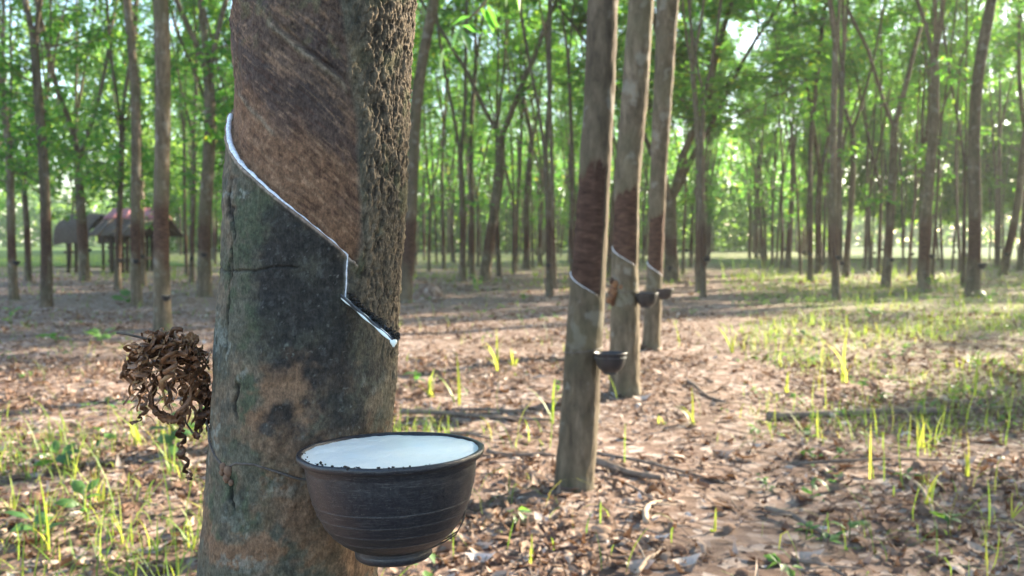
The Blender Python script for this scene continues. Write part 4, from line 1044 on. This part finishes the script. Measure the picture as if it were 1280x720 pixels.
for (px, py, L, az, rnd, lab) in [(602, 697, .13, -.35, .97, 'pale curled dry leaf on the ground right below the big cup'), (775, 500, .16, -.15, .95, 'pale dry leaf at the foot of the trunk with the brown lump'), (803, 503, .15, .2, .9, 'grey-white dry leaf a little right of the lump trunk foot'),
        (903, 567, .17, -.45, .8, 'long grey leaf lying in the middle of the path'), (858, 708, .12, .3, .9, 'whitish leaf at bottom edge of the path'), (668, 633, .07, .2, .75, 'small grey leaf left of the nearest mid-ground tree foot'),
        (781, 619, .07, 1.9, .7, 'upright curled grey leaf right of the nearest mid-ground tree foot'), (877, 580, .06, 1.5, .6, 'upright tan leaf beside the thin sticks'), (1010, 698, .13, -.1, .85, 'broad pale leaf at lower right corner of the path'),
        (823, 676, .1, -.2, .95, 'white bleached leaf beside the pale bent stick'), (1205, 585, .14, .05, .8, 'pale leaf among the grass at right'), (946, 560, .1, -.5, .9, 'light leaf on the sunlit part of the path'), (100, 494, .13, .1, .75, 'pale grey leaf near the left sprout')]:
    b = gp(px, py); r = np.random.default_rng(int(px)); o1 = np.ones(1)
    v, f = litter_arrays(o1 * 0, o1 * 0, o1 * .02, o1 * L, o1 * L * .42, o1 * az, o1 * (.9 if 'upright' in lab else .15), o1 * .3, o1 * .8, r)
    tag(link('dry_leaf', mesh_np('dry_leaf', v, f, M_dryleaf, {'rnd': np.full(8, rnd)}, True), None, b), lab, 'leaf', 'dry leaves one can pick out')

# ------------------------------------------------------------------ sticks
def stick(p, q, wpx, lab, mat=None, sag=0.0, lift=.012, mid=None):
    a, b = gp(*p), gp(*q); dm = (a.y + b.y) / 2; r = wpx / 2 / F * dm * 1.0; n = 14; rr = np.random.default_rng(int(p[0] * 7 + q[1]))
    t = np.linspace(0, 1, n); P = np.outer(1 - t, a) + np.outer(t, b)
    if mid: c = np.array(gp(*mid)); P = np.outer((1 - t) ** 2, a) + np.outer(2 * t * (1 - t), c * 2 - (np.array(a) + np.array(b)) / 2) + np.outer(t ** 2, b)
    P[:, :2] += np.cumsum(rr.normal(0, .006, (n, 2)), 0) * np.linalg.norm(np.array(b - a)) * .6
    P[:, 2] = gz(P[:, 0], P[:, 1]) + r * .6 + lift + .01 * np.sin(t * 5 + rr.uniform(0, 6))
    c = P.mean(0); mb = MB(); mb.add(*tube(P - c, r * np.linspace(1.1, .65, n) * (1 + .15 * rr.normal(0, 1, n) * .5), 8))
    if wpx > 4:
        for k in range(2):
            i = int(rr.integers(3, 10)); d = rr.normal(0, 1, 3) * (1, 1, .2); d /= np.linalg.norm(d)
            mb.add(*tube([P[i] - c, P[i] - c + d * .05 + (0, 0, .01), P[i] - c + d * .12 + (0, 0, .012)], (r * .5, r * .4, r * .25), 6))
    tag(link('fallen_stick', mb.mesh('fallen_stick', mat or M_stick), None, Vector(c)), lab, 'stick', 'fallen sticks')
for a in [((742, 579), (828, 602), 11, 'thick grey stick at the right foot of the nearest mid-ground tree'), ((745, 566), (902, 598), 5, 'long thin dark stick behind the thick grey one'), ((752, 594), (821, 632), 4, 'thin stick running down right from the nearest mid-ground tree'),
          ((860, 483), (910, 509), 5, 'dark stick on the path right of the trunk with the lump'), ((500, 522), (690, 525), 7, 'long straight branch lying left of the nearest mid-ground tree'), ((520, 514), (694, 519), 4, 'thin branch lying behind the long straight one'),
          ((608, 571), (694, 574), 6, 'short branch just left of the nearest mid-ground tree foot'), ((958, 525), (1172, 517), 11, 'thickest branch lying across the right side of the ground'), ((1000, 580), (1212, 580), 4, 'thin level twig in front of the thickest right-hand branch'),
          ((958, 634), (1045, 672), 8, 'grey stick slanting at the lower right near a seedling'), ((1150, 520), (1280, 512), 5, 'thin branch running out at the right edge'), ((0, 683), (66, 657), 8, 'pale-brown stick at the lower left corner'),
          ((60, 690), (130, 655), 5, 'thin stick among grass at lower left'), ((990, 700), (1060, 722), 6, 'stick cut off by the bottom edge at right'), ((560, 545), (612, 552), 5, 'short dark twig behind the big cup')]:
    stick(*a)
stick((808, 657), (842, 624), 7, 'pale bent stick on the bare soil of the path', M_palestick, mid=(814, 634))
stick((797, 722), (830, 687), 6, 'pale straight stick at the bottom edge of the path', M_palestick)
stick((1097, 590), (1166, 648), 6, 'pale curved stick among the right-hand grass blades', M_palestick, mid=(1140, 604))

# ------------------------------------------------------------------ grass and small plants
def blades(x, y, z, Hh, Wd, az, lean, bend, rnd):
    """tapered blades bending over: 4 rows of two -> quads with a pointed end"""
    n = len(x); t = np.array((0, .25, .5, .75, 1.0)); wd = np.array((.7, 1, .9, .6, .05)); rows = []
    D = np.stack([np.cos(az), np.sin(az), 0 * az], 1); S = np.stack([-np.sin(az), np.cos(az), 0 * az], 1)
    for k in range(5):
        ang = lean + bend * t[k]
        c = np.stack([x, y, z], 1) + D * (Hh * t[k] * np.sin(ang))[:, None] + np.array((0, 0, 1)) * (Hh * t[k] * np.cos(ang))[:, None]
        w_ = (Wd * wd[k] / 2)[:, None]; rows += [c - S * w_, c + S * w_]
    v = np.stack(rows, 1).reshape(-1, 3)
    q = np.array([(2 * k, 2 * k + 1, 2 * k + 3, 2 * k + 2) for k in range(4)])
    return v, (np.arange(n)[:, None, None] * 10 + q[None]).reshape(-1, 4), np.repeat(rnd, 10)
def grass():
    r = np.random.default_rng(55); X, Y = [], []
    for n, a, b in ((10000, 1.7, 6), (24000, 6, 14), (26000, 14, 30), (22000, 30, 60)):
        x, y = in_view(n, a, b, r); X.append(x); Y.append(y)
    x, y = np.concatenate(X), np.concatenate(Y)
    aisle = x - .222 * (y - 4.3) - .28
    dens = sstep(.5, 1.6, aisle) * (1 - sstep(6.5, 9, aisle)) * sstep(2.8, 7, y) * .62 + (.15 + .45 * sstep(.5, -.8, aisle) * 0)
    dens = np.where((x < -.35) & (y < 5.5), 1.3, dens); dens = np.where((aisle < 0) & (y > 6) & (y < 20), .05, dens); dens = np.where(y > 26, np.maximum(dens, .5), dens)
    dens = np.where((np.abs(aisle - .35) < .55) & (y > 2), .05, dens)
    cl = fbm(x * 1.1, y * 1.1, x * 0, 4, 29)
    keep = r.random(len(x)) < dens * sstep(.38, .62, cl) * 1.2; x, y = x[keep], y[keep]; n = len(x)
    Hh = np.clip(r.lognormal(-2.0, .5, n), .04, .38) * np.clip(y / 20, 1, 1.5); Wd = r.uniform(.003, .007, n) * np.clip(y / 8, 1, 3.2)
    v, f, a = blades(x, y, gz(x, y) - .01, Hh, Wd, r.uniform(0, 6.28, n), r.normal(.1, .38, n), r.uniform(.1, 1.7, n), np.clip(r.normal(.45, .25, n), 0, 1))
    tag(link('grass', mesh_np('grass', v, f, M_grass, {'rnd': a})), 'thin green grass scattered over the leaf-strewn ground', 'grass', None, 'stuff')
    print('grass', n)
grass()
def weeds():
    r = np.random.default_rng(65); x, y = in_view(5200, 2.2, 26, r); aisle = x - .222 * (y - 4.3) - .28
    d = np.where(aisle > .9, .9, .12); d = np.where((x < -.4) & (y < 6), .9, d)
    k = r.random(len(x)) < d * sstep(.40, .60, fbm(x * .9, y * .9, x * 0, 4, 31)); x, y = x[k], y[k]; n = len(x); m = 6
    X, Y = np.repeat(x, m), np.repeat(y, m); h = np.repeat(r.uniform(.03, .16, n), m) * r.uniform(.4, 1, n * m); az = r.uniform(0, 6.28, n * m); L = np.repeat(r.uniform(.025, .075, n), m) * r.uniform(.7, 1.2, n * m)
    D = np.stack([np.cos(az), np.sin(az), r.normal(.1, .35, n * m)], 1); P = np.stack([X + np.cos(az) * L * .3, Y + np.sin(az) * L * .3, gz(X, Y) + h], 1)
    v, f = leaf_mesh_arrays(P, D, L, L * r.uniform(.4, .65, n * m), r.normal(0, .3, n * m), .15)
    tag(link('weeds', mesh_np('weeds', v, f, M_plant, {'rnd': np.repeat(np.clip(r.normal(.6, .3, n * m), 0, 1), 4)}, False)), 'small broad-leaved weeds sprouting through the fallen leaves', 'weeds', None, 'stuff')
weeds()
def tuft(px, py, hpx, nb, spread, lab, rnd=.75, arch=0.0, wid=1.0, name='grass_tuft'):
    b = gp(px, py); r = np.random.default_rng(int(px * 3 + py)); h = hpx / F * b.y
    t = tag(empty(name, b), lab, 'grass', 'grass tufts on the leaf litter')
    for k in range(nb):
        one = np.ones(1); hh = h * (1 if k == 0 else r.uniform(.45, .95))
        v, f, a = blades(one * r.normal(0, .012), one * r.normal(0, .012), one * -.01, one * hh, one * max(.006, .0028 * b.y) * wid * r.uniform(.8, 1.25), one * r.uniform(0, 6.28), one * (r.normal(0, spread)), one * (arch if k == 0 and arch else r.uniform(0, .7)), one * np.clip(rnd + r.normal(0, .15), 0, 1))
        link('blade', mesh_np('blade', v, f, M_grass, {'rnd': a}), t)
for a in [(622, 466, 58, 5, .12, 'tall yellow-green grass tuft left of the mid-ground row'), (572, 505, 72, 3, .1, 'upright grass blades behind the big cup'), (690, 528, 78, 4, .08, 'tall yellow grass blades against the nearest mid-ground trunk'),
          (866, 532, 48, 3, .3, 'slanting bright grass blade in the middle of the path'), (826, 530, 18, 3, .5, 'short spreading grass right of the lump trunk foot'), (1022, 490, 64, 3, .06, 'pair of tall thin blades at right of the path'), (1056, 478, 75, 3, .05, 'tallest thin grass blades on the right'),
          (1092, 598, 76, 3, .06, 'broad yellow-green blade beside the pale curved stick'), (1160, 636, 84, 5, .12, 'tall bright grass tuft at right beside the pale curved stick'), (1150, 560, 50, 4, .2, 'grass tuft behind the tall bright right-hand one'), (1220, 500, 70, 2, .05, 'single thin blade near the right edge'),
          (890, 660, 34, 4, .25, 'small sunlit grass tuft low on the path'), (660, 700, 40, 3, .4, 'arching pale grass blades right of the big cup'), (1205, 600, 60, 4, .2, 'dim green grass clump near the right edge'), (1265, 650, 40, 4, .3, 'grass clump at the lower right edge'),
          (640, 460, 26, 4, .2, 'short grass tuft beside the tall yellow-green one'), (915, 440, 46, 4, .15, 'grass clump by the left of the grassy strip'), (985, 490, 30, 4, .3, 'short glowing grass in the sunny spot right of the path'), (540, 495, 38, 6, .3, 'bushy grass close to the right edge of the foreground trunk'),
          (60, 700, 120, 4, .08, 'tall grass stems at the lower left corner'), (125, 640, 60, 4, .15, 'yellow-green tuft at left below the dried bunch'), (150, 690, 78, 5, .15, 'tallest sunlit tuft left of the foreground trunk'), (185, 712, 70, 4, .2, 'grass tuft touching the bottom edge at left'), (95, 600, 50, 5, .25, 'thin grass tuft at the middle left'), (215, 600, 70, 4, .15, 'glowing grass under the dried bunch'), (240, 690, 60, 4, .15, 'grass close beside the base of the foreground trunk'), (172, 560, 60, 5, .2, 'grass tuft just below the dried bunch'), (20, 640, 50, 5, .3, 'spreading grass at the left edge')]:
    tuft(*a)
def plant(px, py, hpx, nl, Lpx, lab, rnd=.5, mat=None):
    b = gp(px, py); r = np.random.default_rng(int(px * 5 + py)); h = hpx / F * b.y; L = Lpx / F * b.y
    t = tag(empty('seedling', b), lab, 'plant', 'seedlings on the forest floor')
    mb = MB(); mb.add(*tube([(0, 0, -.01), (.01 * h, 0, h * .5), (0, .01 * h, h)], (.003 + .004 * h, .002 + .003 * h, .002), 6), .5); link('stem', mb.mesh('stem', mat or M_plant), t)
    for k in range(nl):
        z = h * r.uniform(.35, 1.0) if nl > 4 else h * r.uniform(.8, 1); az = k * 2.4 + r.normal(0, .3); one = np.ones(1)
        ll = L * r.uniform(.7, 1.1); pit = r.normal(.15, .3)
        v, f = litter_arrays(one * math.cos(az) * ll * .62, one * math.sin(az) * ll * .62, one * z, one * ll, one * ll * r.uniform(.4, .55), one * az, one * pit, one * r.normal(0, .3), one * -.5, r)
        link('leaf', mesh_np('leaf', v, f, mat or M_plant, {'rnd': np.full(8, np.clip(rnd + r.normal(0, .2), 0, 1))}), t)
for a in [(45, 690, 60, 7, 34, 'broad-leaved dark seedling at the lower left edge'), (70, 590, 30, 6, 30, 'low dark-leaved seedling at left'), (105, 655, 40, 5, 30, 'green seedling in the left grass'), (215, 575, 40, 7, 32, 'seedling under the dried latex bunch'), (240, 545, 34, 6, 30, 'seedling half behind the dried latex bunch'),
          (127, 432, 22, 8, 22, 'bright green seedling left of the dried bunch', .95), (14, 415, 40, 5, 14, 'thin seedling at the left edge'), (70, 430, 12, 5, 20, 'flat dark seedling near the left trees'), (160, 340 + 40, 16, 8, 18, 'dark leafy sprout by the slim tree'),
          (596, 368, 26, 9, 9, 'sunlit yellow seedling left of the sun patch', 1.0), (1008, 672, 24, 5, 20, 'small bright seedling at lower right', .9), (1062, 668, 26, 6, 24, 'wide low seedling beside the small bright one', .6), (1015, 612, 18, 5, 22, 'dull green seedling at right of the path', .3), (740, 526, 16, 4, 11, 'little bright seedling right of nearest mid-ground tree', .95),
          (958, 606, 16, 5, 14, 'bluish low seedling on the path', .2), (1185, 655, 20, 6, 20, 'low green seedling at the right', .4), (1000, 425, 14, 7, 12, 'leafy weed on the grassy strip', .6), (1165, 345 + 22, 20, 7, 10, 'weed by the high-forked right tree', .8), (1235, 385, 24, 8, 12, 'green weed at the foot of the right-hand trees', .6), (1090, 400, 14, 7, 14, 'spreading weed in the shaded right grass', .3), (950, 380, 14, 7, 9, 'weed in the middle of the grassy strip', .5), (655, 375, 12, 8, 9, 'low weed in the shade left of mid-ground row', .6), (518, 478, 20, 6, 18, 'weed beside the foreground trunk right edge', .5)]:
    plant(*a)

# ------------------------------------------------------------------ haze
def haze():
    s = N('haze_air'); v = s.n('VolumePrincipled', {'Color': (.93, .97, 1.0), 'Density': .0005, 'Anisotropy': .35}); s.t.links.new(v.outputs[0], s.out.inputs['Volume'])
    v_, f_ = box((0, 215, 7.5), (840, 580, 18.5)); o = link('haze', mesh_np('haze', v_, f_, s.m, None, False)); tag(o, kind='stuff'); o['label'] = 'thin sunlit haze between the trees'; o['category'] = 'haze'
haze()
